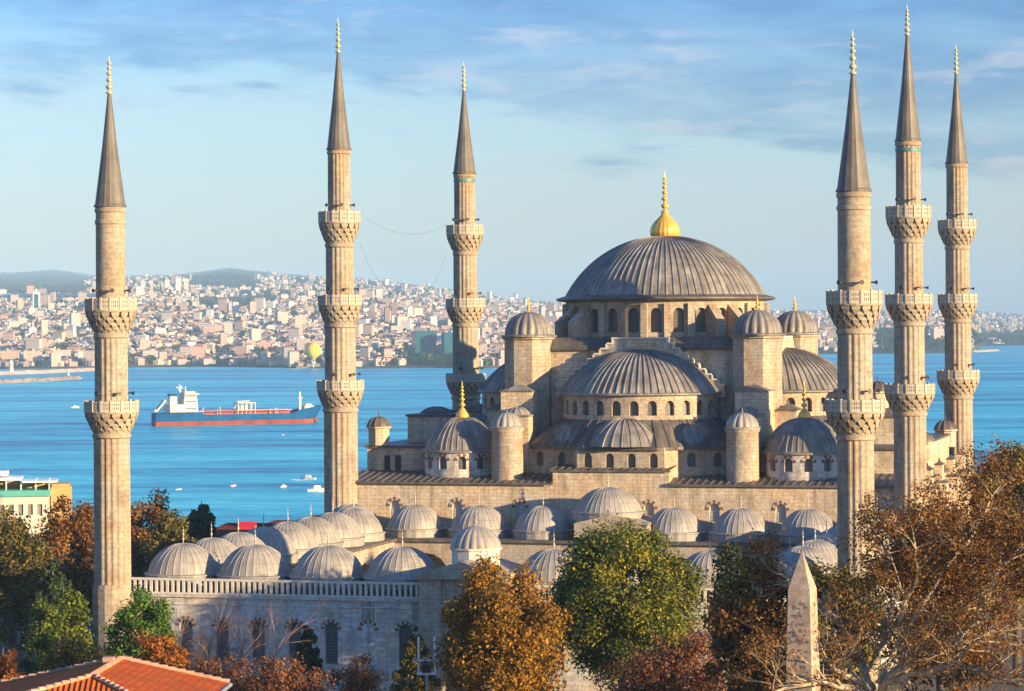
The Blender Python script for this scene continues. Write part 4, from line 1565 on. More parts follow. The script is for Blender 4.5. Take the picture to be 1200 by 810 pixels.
# ------------------------------------------------------------------ tiled house in front
m, nt, b = new_mat('roof_tiles')
tc = node(nt, 'ShaderNodeTexCoord')
sx = node(nt, 'ShaderNodeSeparateXYZ', {0: tc.outputs['UV']})
nz = noise_tex(nt, tc.outputs['Object'], 0.9, 7, 0.75)
br = node(nt, 'ShaderNodeTexBrick', {'Vector': tc.outputs['UV'], 'Color1': (0.70, 0.115, 0.012, 1), 'Color2': (0.80, 0.16, 0.018, 1), 'Mortar': (0.20, 0.05, 0.02, 1),
                                     'Scale': 1.0, 'Mortar Size': 0.02, 'Brick Width': 0.24, 'Row Height': 0.36})
br.offset = 0.0
nt.links.new(mixc(nt, ramp(nt, nz, [(0.42, (0, 0, 0)), (0.66, (0.9, 0.9, 0.9))]), br.outputs['Color'], (0.33, 0.085, 0.03)), b.inputs['Base Color'])
b.inputs['Specular IOR Level'].default_value = 0.1
b.inputs['Roughness'].default_value = 0.8
wv = node(nt, 'ShaderNodeMath', {0: node(nt, 'ShaderNodeMath', {0: sx.outputs[0], 1: tau / 0.24}, operation='MULTIPLY').outputs[0]}, operation='SINE').outputs[0]
bp = node(nt, 'ShaderNodeBump', {'Strength': 0.8, 'Distance': 0.05, 'Height': wv})
nt.links.new(bp.outputs[0], b.inputs['Normal'])
M['tiles'] = m
hy = 131.0
A = Vector(at(143, 772, hy))                      # far end of the ridge
Bn = Vector(at(109, 785, 124.5))                  # near end of the ridge
house = thing('tiled_house', 'house with bright orange tiled hip roof in front of the courtyard', 'house', (A.x, hy, 0))


def H(v):
    return (v[0] - A.x, v[1] - hy, v[2])


Cc = Vector(at(268, 800, 131.6))                   # far right eave corner
Lc = Vector((2 * A.x - Cc.x - 1.5, A.y - 0.4, Cc.z))
rd = (Bn - A)
rd.z = 0
ext = rd.normalized() * 13.0
Cn = Cc + ext + Vector((0, 0, 0))
Ln = Lc + ext
rm = MB()
Bn.z = A.z


def sub(face, mb=rm):
    mb.face([H(p) for p in face])


sub([A, Bn, Cn, Cc])
sub([Bn, Ln, Cn])
sub([A, Lc, Ln, Bn])
sub([A, Cc, Lc])
rm.build('roof', M['tiles'], house)
rt = MB()
for a, b_ in ((A, Bn), (Bn, Cn), (Bn, Ln), (A, Cc), (A, Lc)):
    l = (b_ - a).length
    k = max(3, int(l / 0.42))
    for i in range(k):
        p, q = a.lerp(b_, i / k), a.lerp(b_, (i + 1.12) / k)
        rt.tube([H(p + Vector((0, 0, .03))), H(q + Vector((0, 0, .07)))], [0.10, 0.14], 6)
M['ridge'] = plain('ridge_tile', (0.42, 0.25, 0.16), 0.8, var=0.3)
rt.build('ridge_tiles', M['ridge'], house)
gt = MB()
gt.tube([H(Cc + Vector((0.1, 0, -.1))), H(Cn + Vector((0.1, 0, -.1)))], [0.1, 0.1], 6)
gt.build('gutter', M['galv'], house)
hw_ = MB()
corners = [Cc, Lc, Ln, Cn]
cen = sum(corners, Vector()) / 4
cs = [cen + (c - cen) * 0.9 for c in corners]
hw_.prism([H(c)[:2] for c in cs][::-1], 0, Cc.z - 0.15)
hw_.build('wall', M['cream'], house)
ch = MB()
q = Vector(at(128, 768, 129))
ch.box(q.x - A.x - 0.25, q.x - A.x + 0.25, -2.4, -1.9, A.z - 0.4, A.z + 0.35)
ch.build('chimney', M['ridge'], house)
# lower wing with a darker roof, left of it
wz = Vector(at(30, 793, 136))
wing = thing('tiled_wing', 'low dark red tiled roof at the left foot of the orange roof', 'house', (wz.x, 136, 0))
wr = MB()
wr.hip(-7.5, 3.2, -8, 0.0, wz[2] - 1.6, wz[2], 3.9)
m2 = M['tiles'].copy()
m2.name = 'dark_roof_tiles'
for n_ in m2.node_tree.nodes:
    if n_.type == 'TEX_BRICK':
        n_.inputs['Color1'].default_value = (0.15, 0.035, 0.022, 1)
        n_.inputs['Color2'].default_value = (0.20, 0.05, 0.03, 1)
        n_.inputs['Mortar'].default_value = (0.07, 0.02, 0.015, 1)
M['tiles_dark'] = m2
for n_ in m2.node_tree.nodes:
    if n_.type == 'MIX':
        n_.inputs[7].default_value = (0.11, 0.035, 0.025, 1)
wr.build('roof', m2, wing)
ww = MB()
ww.box(-7.0, 2.7, -7.5, -0.5, 0, wz[2] - 1.62)
ww.build('wall', M['cream'], wing)

# ------------------------------------------------------------------ houses by the shore
gb = at(30, 580, 450)
M['teal'] = plain('teal_fascia', (0.09, 0.36, 0.31), 0.6)
M['ochre'] = plain('ochre_render', (0.55, 0.33, 0.13), 0.85)
M['glass'] = plain('dark_glass', (0.04, 0.06, 0.08), 0.12, spec=0.6)
M['hotel_glass'] = plain('curtained_glass', (0.22, 0.20, 0.17), 0.3)
hot = thing('terrace_building', 'cream building with teal fascia and awninged roof terrace at the water\'s edge', 'building', (at(0, 580, 450)[0], 450, -2), rad(8))
S4 = 450 / FOCAL


def zz(py):
    return at(30, py, 450)[2] + 2


wb = MB()
P, Lw = straight((-6, 0), (57 * S4, 0))
arched_wall(wb, P, 0, Lw, 0, zz(582), [(1.6 + 1.55 * k, 0.42, zz(604), zz(592), 0.1) for k in range(8)], 0.25, 8, (), pane_maker(hot, M['hotel_glass']))
wb.box(-6, 57 * S4, 0.5, 10, 0, zz(582.2))
P2, L2_ = straight((57 * S4, 0), (57 * S4, 10))
wb.build('wall', M['cream'], hot)
fb = MB()
fb.box(-6.4, 58.5 * S4, -0.45, 10.3, zz(582), zz(575))
fb.build('fascia', M['teal'], hot)
for x in (-4, -1.5, 1, 3.4, 5.8, 8):
    for y0 in (0.3, 6.3):
        rb = MB()
        rb.box(x - 0.08, x + 0.08, y0, y0 + 0.16, zz(575) + .003, zz(563))
        rb.build('post', M['white'], hot)
aw = MB()
aw.box(-6, 3.5, -0.2, 7, zz(563) + .003, zz(560))
aw.box(3.6, 9.3, -0.6, 7.0, zz(566), zz(564))
aw.box(-5, 1.2, 1, 6, zz(558), zz(553))
aw.build('awning', M['white'], hot)
tp = MB()
tp.box(-5.5, 8, 7.0, 7.4, zz(575) + .003, zz(566.5))
tp.build('terrace_wall', M['ochre'], hot)
pk = MB()
for x in (-4.6, -3.2, -1.9):
    pk.box(x, x + 0.9, 2.6, 3.4, zz(553) + .003, zz(545) + random.uniform(-.4, .4))
pk.build('roof_box', M['glass'], hot)
rr_ = MB()
rr_.box(57 * S4 + .2, 82 * S4, 1, 9, 0, zz(572))
rr_.box(60 * S4, 80 * S4, 2, 8, zz(572) + .003, zz(569))
rr_.build('annex', M['ochre'], hot)

RG = 'red-roofed houses by the water behind the courtyard'
for px, py, w, Y, lab in ((262, 621, 7, 410, 'long red-brown roofed house behind the first side domes of the courtyard'),
                          (300, 613, 8, 440, 'red roofed house farther back toward the shore, beside the red awning'),
                          (334, 610, 5, 452, 'small brown roofed house behind the middle side domes'),
                          (378, 604, 5, 470, 'red-brown roofed house close against the left hall minaret'),
                          (205, 632, 6, 405, 'low red-brown roofed house half hidden behind the corner dome')):
    x, y, z = at(px, py, Y)
    gz = ground_z(Y)
    h = thing('shore_house', lab, 'house', (x, Y, gz), rad(random.uniform(-20, 5)), RG)
    a = MB()
    a.box(-w, w, -4, 4, -1, z - gz - 1.6)
    a.build('wall', M['cream'], h)
    a = MB()
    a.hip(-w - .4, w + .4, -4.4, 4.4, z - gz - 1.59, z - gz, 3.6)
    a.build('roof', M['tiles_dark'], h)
x, y, z = at(290, 612, 432)
aw = thing('awning', 'bright red awning on posts among the red roofs by the water', 'awning', (x, 432, ground_z(432)))
M['red'] = plain('red_canvas', (0.55, 0.02, 0.03), 0.8)
a = MB()
hgt = z - ground_z(432)
a.add([(-1.4, -1, hgt - .9), (1.4, -1, hgt - .9), (1.4, 1, hgt), (-1.4, 1, hgt), (-1.4, -1, hgt - 1.5), (1.4, -1, hgt - 1.5)], [(0, 1, 2, 3), (4, 5, 1, 0)])
a.build('canvas', M['red'], aw)
a = MB()
for sx_ in (-1.3, 1.3):
    for sy_ in (-0.9, 0.9):
        a.tube([(sx_, sy_, 0), (sx_, sy_, hgt - .5)], [.05, .05], 6)
a.build('posts', M['galv'], aw)
HAZE_DENSITY = 6.0e-5
# ------------------------------------------------------------------ the strait: ship, boats, breakwaters
M['hull_blue'] = plain('blue_hull_paint', (0.003, 0.085, 0.22), 0.7, spec=0.1, var=0.25, scale=0.15)
M['hull_red'] = plain('red_antifouling', (0.30, 0.065, 0.035), 0.7, spec=0.1, var=0.3, scale=0.12)
M['deck_red'] = plain('deck_oxide_red', (0.42, 0.08, 0.055), 0.7)
M['ship_white'] = plain('ship_white', (0.62, 0.57, 0.49), 0.6)
M['orange'] = plain('orange_lifeboat', (0.75, 0.20, 0.03), 0.5)


def sea_point(px, py):
    u, v = px - 600.0, HORIZON - py
    zr = (-u * SA + v * CA) / FOCAL
    Y = (SEA_Z - CAM_Z) / zr
    return at(px, py, Y), Y


(sp0, Ys0), (sp1, Ys1) = sea_point(180, 499.5), sea_point(369, 495.5)
a_, b_ = Vector(sp0), Vector(sp1)
SL = (b_ - a_).length
ang = math.atan2(b_.y - a_.y, b_.x - a_.x)
ship = thing('cargo_ship', 'blue and red tanker with white stern superstructure crossing the strait', 'ship', (a_.x, a_.y, SEA_Z), ang)
U = SL / 190.0                       # one photo pixel in metres at the ship
hull = MB()
stations = []
NS = 26
for k in range(NS + 1):
    t = k / NS
    x = SL * t
    wdt = 8.6 * min(1.0, (0.62 + 2.6 * t) if t < 0.15 else 1.0) * (1.0 if t < 0.80 else max(0.03, 1 - ((t - 0.80) / 0.20) ** 2.0))
    sheer = 7.2 + (1.4 if t < 0.27 else 0) + (5.0 * max(0, (t - 0.855) / 0.145) ** 0.6 if t > 0.855 else 0)
    stations.append((x, wdt, sheer))
RB = 2.9                              # top of the red boot-topping
for side in (-1, 1):
    rows = []
    for x, wd, sh in stations:
        fl = 1.0
        xb = x + (5.0 if x > SL * 0.9 else 0) * ((x / SL - 0.9) / 0.1)
        rows.append([(x - (4.0 if x > SL * .97 else 0), side * wd * 0.82, -3), (x, side * wd, RB), (x, side * wd, RB), (xb, side * (wd * 1.02 + (1.6 * max(0, (x / SL - .82) / .18))), sh)])
    v = [p for r in rows for p in r]
    fr, fbl = [], []
    for k in range(NS):
        o = k * 4
        fr.append((o, o + 4, o + 5, o + 1))
        fbl.append((o + 2, o + 6, o + 7, o + 3))
    hull.add(v, fr, None, 1, False)
    hull.add(v, fbl, None, 0, False)
x, wd, sh = stations[0]
hull.face([(0, -wd, -3), (0, wd, -3), (0, wd, RB), (0, -wd, RB)], None, 1)
hull.face([(0, -wd, RB), (0, wd, RB), (0, wd, sh), (0, -wd, sh)], None, 0)
hull.lathe([(0.4, 0.2), (1.6, 0.8), (2.0, 2.0), (1.6, 3.2), (0.3, 3.9)], 12, SL + 0.4, 0, mat=1)
hull.build('hull', [M['hull_blue'], M['hull_red']], ship)
dk = MB()
for (x0, w0, s0), (x1, w1, s1) in zip(stations, stations[1:]):
    dk.face([(x0, -w0, s0 - 1.2), (x1, -w1, s1 - 1.2), (x1, w1, s1 - 1.2), (x0, w0, s0 - 1.2)])
dk.box(SL * 0.29, SL * 0.84, -1.6, 1.6, 7.0, 9.4)
for k in range(5):
    dk.box(SL * 0.30, SL * 0.83, -5.2 + 2.4 * k, -5.0 + 2.4 * k, 9.0, 9.5)
dk.build('deck', M['deck_red'], ship)


def ub(mb, px0, px1, y0, y1, py0, py1, mat=0):
    """Box given by photo pixels along the hull (0 = stern) and above the waterline."""
    mb.box(px0 * U, px1 * U, y0, y1, py0 * U, py1 * U, mat)


su = MB()
ub(su, 16, 48, -7.4, 7.4, 15.3, 24)
ub(su, 32, 47.5, -7.0, 7.0, 24.01, 30)
ub(su, 33, 47, -6.6, 6.6, 30.01, 35)
ub(su, 32, 49, -8.6, 8.6, 35.01, 36.4)
ub(su, 34, 46, -5.0, 5.0, 36.41, 38.5)
so = su.build('superstructure', M['ship_white'], ship)
sw = MB()
for z in (18.5, 26.5, 32.6):
    for k in range(6):
        for yy in (-7.43, ):
            x0 = (34 + 2.1 * k) * U
            y_ = {18.5: -7.43, 26.5: -7.03, 32.6: -6.63}[z]
            sw.box(x0, x0 + 0.9, y_, y_ + 0.2, z * U, z * U + 0.9)
sw.build('window', M['glass'], so)
fu = MB()
ub(fu, 18, 26, -2.5, 2.5, 24.02, 33)
ub(fu, 17.5, 26.5, -2.7, 2.7, 33.01, 36, 1)
fu.build('funnel', [M['ship_white'], M['hull_blue']], ship)
lbm = MB()
lbm.tube([(2 * U, 2.5, 16 * U), (13 * U, 2.5, 29 * U)], [0.7, 0.7], 6)
lbm.tube([(2 * U, -2.5, 16 * U), (13 * U, -2.5, 29 * U)], [0.7, 0.7], 6)
lbm.tube([(6 * U, 0, 20.0 * U), (8 * U, 0, 23 * U), (13 * U, 0, 29 * U)], [0.6, 1.5, 0.9], 8)
lbm.build('lifeboat_ramp', M['ship_white'], ship)
ms = MB()
ms.tube([(31 * U, 0, 36 * U), (30 * U, 0, 46 * U)], [0.9, 0.5], 8)
ms.tube([(26 * U, 0, 43 * U), (34 * U, 0, 42 * U)], [0.35, 0.35], 6)
ms.tube([(37 * U, 0, 38 * U), (37 * U, 0, 44 * U)], [0.4, 0.3], 6)
ms.tube([(28.5 * U, 0, 40 * U), (33 * U, 0, 45 * U)], [0.3, 0.3], 6)
ms.build('radar_mast', M['white'], ship)
mf = MB()
ub(mf, 95, 117, -5, 5, 15.6, 16.6)
for x in (96, 101, 106, 111, 116.2):
    ub(mf, x, x + 0.8, -4.6, -3.8, 10, 24)
    ub(mf, x, x + 0.8, 3.8, 4.6, 10, 24)
ub(mf, 96, 117, -5, 5, 24.01, 25)
ub(mf, 98, 110, -2.5, 2.5, 16.61, 22)
mf.tube([(94 * U, 0, 18 * U), (98 * U, 0, 26 * U), (112 * U, 0, 26.5 * U)], [0.5, 0.45, 0.4], 6)
mf.build('manifold_house', M['ship_white'], ship)
pp = MB()
for x in (73, 76, 135, 143, 141, 56):
    pp.tube([(x * U, -3, 11 * U), (x * U, -3, random.uniform(17, 21) * U)], [0.3, 0.3], 6)
pp.tube([(52 * U, -4, 15.5 * U), (160 * U, -4, 15.9 * U)], [0.3, 0.3], 6)
pp.tube([(52 * U, 3, 15.5 * U), (160 * U, 3, 15.9 * U)], [0.3, 0.3], 6)
pp.build('deck_pipes', M['ship_white'], ship)
fmst = MB()
fmst.tube([(172 * U, 0, 14 * U), (172 * U, 0, 29 * U), (172 * U, 0, 36 * U)], [1.1, 0.9, 0.45], 8)
fmst.tube([(170 * U, 0, 29 * U), (175 * U, 0, 29 * U)], [0.4, 0.4], 6)
fmst.build('foremast', M['white'], ship)
bow = MB()
ub(bow, 176, 187, -3.5, 3.5, 15.5, 20.0)
ub(bow, 178, 185, -2.0, 2.0, 20.01, 22.0)
bow.build('forecastle_gear', M['ship_white'], ship)

BG = 'small white boats on the strait'


def motor_boat(px, py, ln, rot, label, cabin=True):
    ln *= 0.78
    p, Y = sea_point(px, py)
    t = thing('motor_boat', label, 'boat', (p[0], p[1], SEA_Z), rot, BG)
    hb_ = MB()
    n = 8
    v = []
    for k in range(n + 1):
        q = k / n
        w = ln * 0.17 * (1 if q < 0.6 else max(0.02, 1 - ((q - 0.6) / 0.4) ** 1.8))
        x = ln * (q - 0.5)
        v += [(x, -w * 0.7, -0.2), (x, w * 0.7, -0.2), (x, w, ln * 0.12 * (1 + 0.4 * q)), (x, -w, ln * 0.12 * (1 + 0.4 * q))]
    f = []
    for k in range(n):
        o = 4 * k
        f += [(o, o + 4, o + 7, o + 3), (o + 1, o + 2, o + 6, o + 5), (o + 3, o + 7, o + 6, o + 2)]
    hb_.add(v, f)
    hb_.face([v[0], v[1], v[2], v[3]])
    hb_.build('hull', M['ship_white'], t)
    if cabin:
        c = MB()
        c.prism([(-ln * .2, -ln * .1), (ln * .18, -ln * .1), (ln * .18, ln * .1), (-ln * .2, ln * .1)], ln * .13, ln * .3, scale_top=0.8)
        c.build('cabin', M['ship_white'], t)
        c = MB()
        c.box(ln * .10, ln * .165, -ln * .085, ln * .085, ln * .19, ln * .25)
        c.build('windscreen', M['glass'], t)
    else:
        c = MB()
        c.tube([(0, 0, ln * .1), (0, 0, ln * .26)], [ln * .07, ln * .05], 8)
        c.build('awning', M['red'], t)
    return t


motor_boat(273, 570, 5.5, rad(60), 'small white boat with a red speck of canvas, left of the other boats', False)
motor_boat(332, 571, 4.5, rad(40), 'smallest dark-white boat between the red-topped one and the pair by the minaret')
motor_boat(361, 562, 8.5, rad(165), 'white motor boat, upper one of the pair beside the hall minaret')
motor_boat(372, 576, 10.5, rad(10), 'white motor boat with wake, lower one of the pair beside the hall minaret')
motor_boat(209, 574, 3.5, rad(30), 'tiny white boat above the trees, leftmost on the near water', False)
motor_boat(332, 510, 5.0, rad(80), 'tiny white boat just below the tanker\'s bow', False)
motor_boat(88, 478, 9.0, rad(20), 'tiny white boat on open water just left of the nearest minaret')
# white wakes of the two running boats
for px, py, l, rot, lab in ((384, 576.5, 9, 8, 'short white wake behind the lower of the paired boats'), (351, 562.5, 8, 170, 'faint white wake beside the upper of the paired boats')):
    p, Y = sea_point(px, py)
    wk = MB()
    random.seed(3)
    for k in range(26):
        x, y = random.uniform(-l, l) / 2, random.gauss(0, 0.9)
        wk.box(x - .5, x + .5, y - .2, y + .2, 0, 0.12)
    tag(wk.build('wake', M['white'], None, (p[0], p[1], SEA_Z), rad(rot)), lab, 'wake')

M['rock'] = plain('breakwater_rock', (0.30, 0.24, 0.18), 0.95, var=0.45, scale=0.15)
M['sand'] = plain('pale_shore', (0.50, 0.40, 0.28), 0.95, var=0.3, scale=0.05)


def mole(name, label, pts, hw, h, mat):
    mb = MB()
    random.seed(9)
    n = 40
    P3 = []
    for k in range(n + 1):
        t = k / n * (len(pts) - 1)
        i = min(int(t), len(pts) - 2)
        a, b__ = Vector(sea_point(*pts[i])[0]), Vector(sea_point(*pts[i + 1])[0])
        P3.append(a.lerp(b__, t - i))
    sec = []
    for k, p in enumerate(P3):
        t = (P3[min(k + 1, n)] - P3[max(k - 1, 0)]).normalized()
        nrm = Vector((-t.y, t.x, 0))
        j = lambda: random.uniform(-1.2, 1.2)
        sec.append([p - nrm * (hw + j()) + Vector((0, 0, -1)), p - nrm * hw * .5 + Vector((0, 0, h + j() * .5)), p + nrm * hw * .5 + Vector((0, 0, h + j() * .5)), p + nrm * (hw + j()) + Vector((0, 0, -1))])
    v = [tuple(q) for r in sec for q in r]
    mb.add(v, [(4 * k + i, 4 * k + i + 1, 4 * k + 5 + i, 4 * k + 4 + i) for k in range(n) for i in range(3)])
    mb.face([v[0], v[1], v[2], v[3]])
    mb.face(v[-4:])
    return tag(mb.build(name, mat), label, 'breakwater')


mole('breakwater', 'long stone breakwater with a lighthouse, farther of the two below the left city shore', [(-40, 440.5), (40, 438), (112, 434.5)], 16, 5, M['sand'])
mole('breakwater', 'lower dark stone breakwater nearer to the camera at the left edge', [(-40, 450.5), (40, 447.5), (88, 444.5)], 12, 4.5, M['rock'])
mole('breakwater', 'pale sandy spit running out from the wooded point at the right', [(1136, 413), (1150, 412.4), (1166, 411.5)], 14, 4, M['sand'])
p, Y = sea_point(13, 439)
lh = thing('lighthouse', 'small pale lighthouse on the long breakwater', 'lighthouse', (p[0], p[1], SEA_Z + 4))
a = MB()
a.lathe([(4.0, 0), (3.0, 11), (4.0, 11.3), (4.0, 12)], 12)
a.build('tower', M['ship_white'], lh)
a = MB()
a.lathe([(2.2, 12.01), (2.2, 15), (2.6, 15.1), (0.2, 17.5)], 10)
a.build('lantern', M['white'], lh)
p, Y = sea_point(80, 443.5)
lh = thing('beacon', 'tiny white beacon on the tip of the lower breakwater', 'beacon', (p[0], p[1], SEA_Z + 3))
a = MB()
a.lathe([(1.6, 0), (1.2, 6), (1.7, 6.1), (1.7, 7), (0.2, 8.6)], 10)
a.build('tower', M['white'], lh)

# ------------------------------------------------------------------ far land
PXT = [-260, 0, 60, 120, 200, 270, 340, 420, 500, 560, 640, 800, 960, 1020, 1060, 1110, 1140, 1150, 1200, 1460]
T_SH = [431, 431, 430.5, 430, 428.5, 428.5, 430, 430.5, 429.5, 430.5, 428, 420, 414, 413.5, 413.5, 412.5, 411.5, 404.5, 404, 402]
T_A = [366, 365, 362, 358, 358, 362, 360, 364, 370, 374, 378, 383, 390, 391, 388, 384, 388, 397, 396, 396]
T_B = [340, 342, 343, 344, 336, 352, 342, 344, 352, 358, 363, 370, 380, 384, 379, 376, 378, 391, 391, 391]
T_C = [332, 334, 335, 331, 327, 324, 326, 329, 338, 347, 356, 364, 368, 367, 366, 366, 366, 378, 379, 380]
T_D = [322, 320, 316, 324, 322, 314, 322, 326, 335, 345, 355, 362, 364, 364, 363, 364, 363, 365, 368, 372]
YA, YB, YC, YD = 6600.0, 8800.0, 12000.0, 22000.0


def controls(px):
    sh = float(np.interp(px, PXT, T_SH))
    horizon = HORIZON - (px - 600) * SA
    ysh = (CAM_Z - SEA_Z - 2) * FOCAL / (sh - horizon)
    ya, yb, yc, yd = (float(np.interp(px, PXT, t)) for t in (T_A, T_B, T_C, T_D))
    YAa = max(YA, ysh * 1.12)
    YBb = max(YB, YAa * 1.15)
    YCc = max(YC, YBb * 1.12)
    return [ysh, YAa, YBb, YCc, YD], [sh - 0.5, ya, yb, yc, yd], horizon


def land_z(px, Y):
    Ys, ys_, hz = controls(px)
    if Y < Ys[0]:
        return SEA_Z - 4
    zs = [CAM_Z + (hz - y) * q / FOCAL for y, q in zip(ys_, Ys)]
    zs[0] = SEA_Z + 2
    return float(np.interp(Y, Ys + [27000], zs + [zs[-1] - 150]))


def land_at(px, py):
    """Point of the far land seen at a photo pixel (first hit going outwards)."""
    Ys, ys_, hz = controls(px)
    run = ys_[0]
    for k in range(4):
        if ys_[k + 1] < run and ys_[k + 1] <= py <= run:
            t = (run - py) / (run - ys_[k + 1])
            z0, z1 = CAM_Z + (hz - run) * Ys[k] / FOCAL, CAM_Z + (hz - ys_[k + 1]) * Ys[k + 1] / FOCAL
            # solve along the straight slope
            s0, s1 = (z0 - CAM_Z), (z1 - CAM_Z)
            m_ = (hz - py) / FOCAL
            den = (s1 - s0) - m_ * (Ys[k + 1] - Ys[k])
            tt = (m_ * Ys[k] - s0) / den if abs(den) > 1e-9 else t
            tt = min(1, max(0, tt))
            Y = Ys[k] + tt * (Ys[k + 1] - Ys[k])
            return (px - 600) * Y / FOCAL, Y, z0 + tt * (z1 - z0)
        run = min(run, ys_[k + 1])
    Y = Ys[4]
    return (px - 600) * Y / FOCAL, Y, land_z(px, Y)


lm = MB()
pxs = list(range(-260, 1461, 10))
fr = [0, 0.02, 0.15, 0.3, 0.5, 0.75, 1]
rows = []
for px in pxs:
    Ys, ys_, hz = controls(px)
    col = []
    seq = [Ys[0] - 25, Ys[0]]
    for k in range(4):
        for f in (0.25, 0.5, 0.75, 1.0):
            seq.append(Ys[k] + (Ys[k + 1] - Ys[k]) * f)
    seq += [24000, 27000]
    for Y in seq:
        bumpy = 0 if Y < Ys[0] + 200 else 5.0 * math.sin(px * 0.05 + Y * 0.003) * math.sin(px * 0.021 - Y * 0.0017)
        col.append(((px - 600) * Y / FOCAL, Y, land_z(px, Y) + bumpy))
    rows.append(col)
nc = len(rows[0])
v = [p for c in rows for p in c]
f = [(i * nc + j, (i + 1) * nc + j, (i + 1) * nc + j + 1, i * nc + j + 1) for i in range(len(rows) - 1) for j in range(nc - 1)]
lm.add(v, f, None, 0, True)
m, nt, b = new_mat('far_hills')
tc = node(nt, 'ShaderNodeTexCoord')
n1 = noise_tex(nt, tc.outputs['Object'], 0.0022, 7, 0.65)
n2 = noise_tex(nt, tc.outputs['Object'], 0.012, 5, 0.7)
c = ramp(nt, n1, [(0.36, (0.03, 0.045, 0.022)), (0.5, (0.07, 0.07, 0.04)), (0.64, (0.17, 0.125, 0.09))])
nt.links.new(mixc(nt, ramp(nt, n2, [(0.45, (0, 0, 0)), (0.65, (1, 1, 1))]), c, (0.05, 0.055, 0.03)), b.inputs['Base Color'])
b.inputs['Roughness'].default_value = 1.0
b.inputs['Specular IOR Level'].default_value = 0.0
M['hills'] = m
struct('hills', lm, M['hills'])

# ------------------------------------------------------------------ city across the water
WALLS = [(0.62, 0.50, 0.40), (0.58, 0.42, 0.33), (0.66, 0.58, 0.48), (0.70, 0.66, 0.60), (0.52, 0.40, 0.33), (0.56, 0.36, 0.28), (0.42, 0.37, 0.35), (0.64, 0.48, 0.34), (0.76, 0.74, 0.70), (0.74, 0.68, 0.58)]
ROOFS = [(0.34, 0.13, 0.075), (0.28, 0.11, 0.07), (0.24, 0.20, 0.18), (0.42, 0.36, 0.31), (0.36, 0.17, 0.10)]
m, nt, b = new_mat('city_facade')
vc = node(nt, 'ShaderNodeAttribute', attribute_name='paint')
tc = node(nt, 'ShaderNodeTexCoord')
s_ = node(nt, 'ShaderNodeSeparateXYZ', {0: tc.outputs['UV']})


def frac_lt(src, k, lim):
    q = node(nt, 'ShaderNodeMath', {0: node(nt, 'ShaderNodeMath', {0: src, 1: 1 / k}, operation='MULTIPLY').outputs[0]}, operation='FRACT').outputs[0]
    return node(nt, 'ShaderNodeMath', {0: q, 1: lim}, operation='LESS_THAN').outputs[0]


win = node(nt, 'ShaderNodeMath', {0: frac_lt(s_.outputs[0], 3.4, 0.42), 1: frac_lt(s_.outputs[1], 3.1, 0.45)}, operation='MULTIPLY').outputs[0]
nt.links.new(mixc(nt, win, vc.outputs['Color'], (0.10, 0.09, 0.09)), b.inputs['Base Color'])
b.inputs['Roughness'].default_value = 0.85
b.inputs['Specular IOR Level'].default_value = 0.2
M['facade'] = m
m, nt, b = new_mat('city_roofing')
vc = node(nt, 'ShaderNodeAttribute', attribute_name='paint')
nt.links.new(vc.outputs['Color'], b.inputs['Base Color'])
b.inputs['Roughness'].default_value = 0.9
M['roofing'] = m


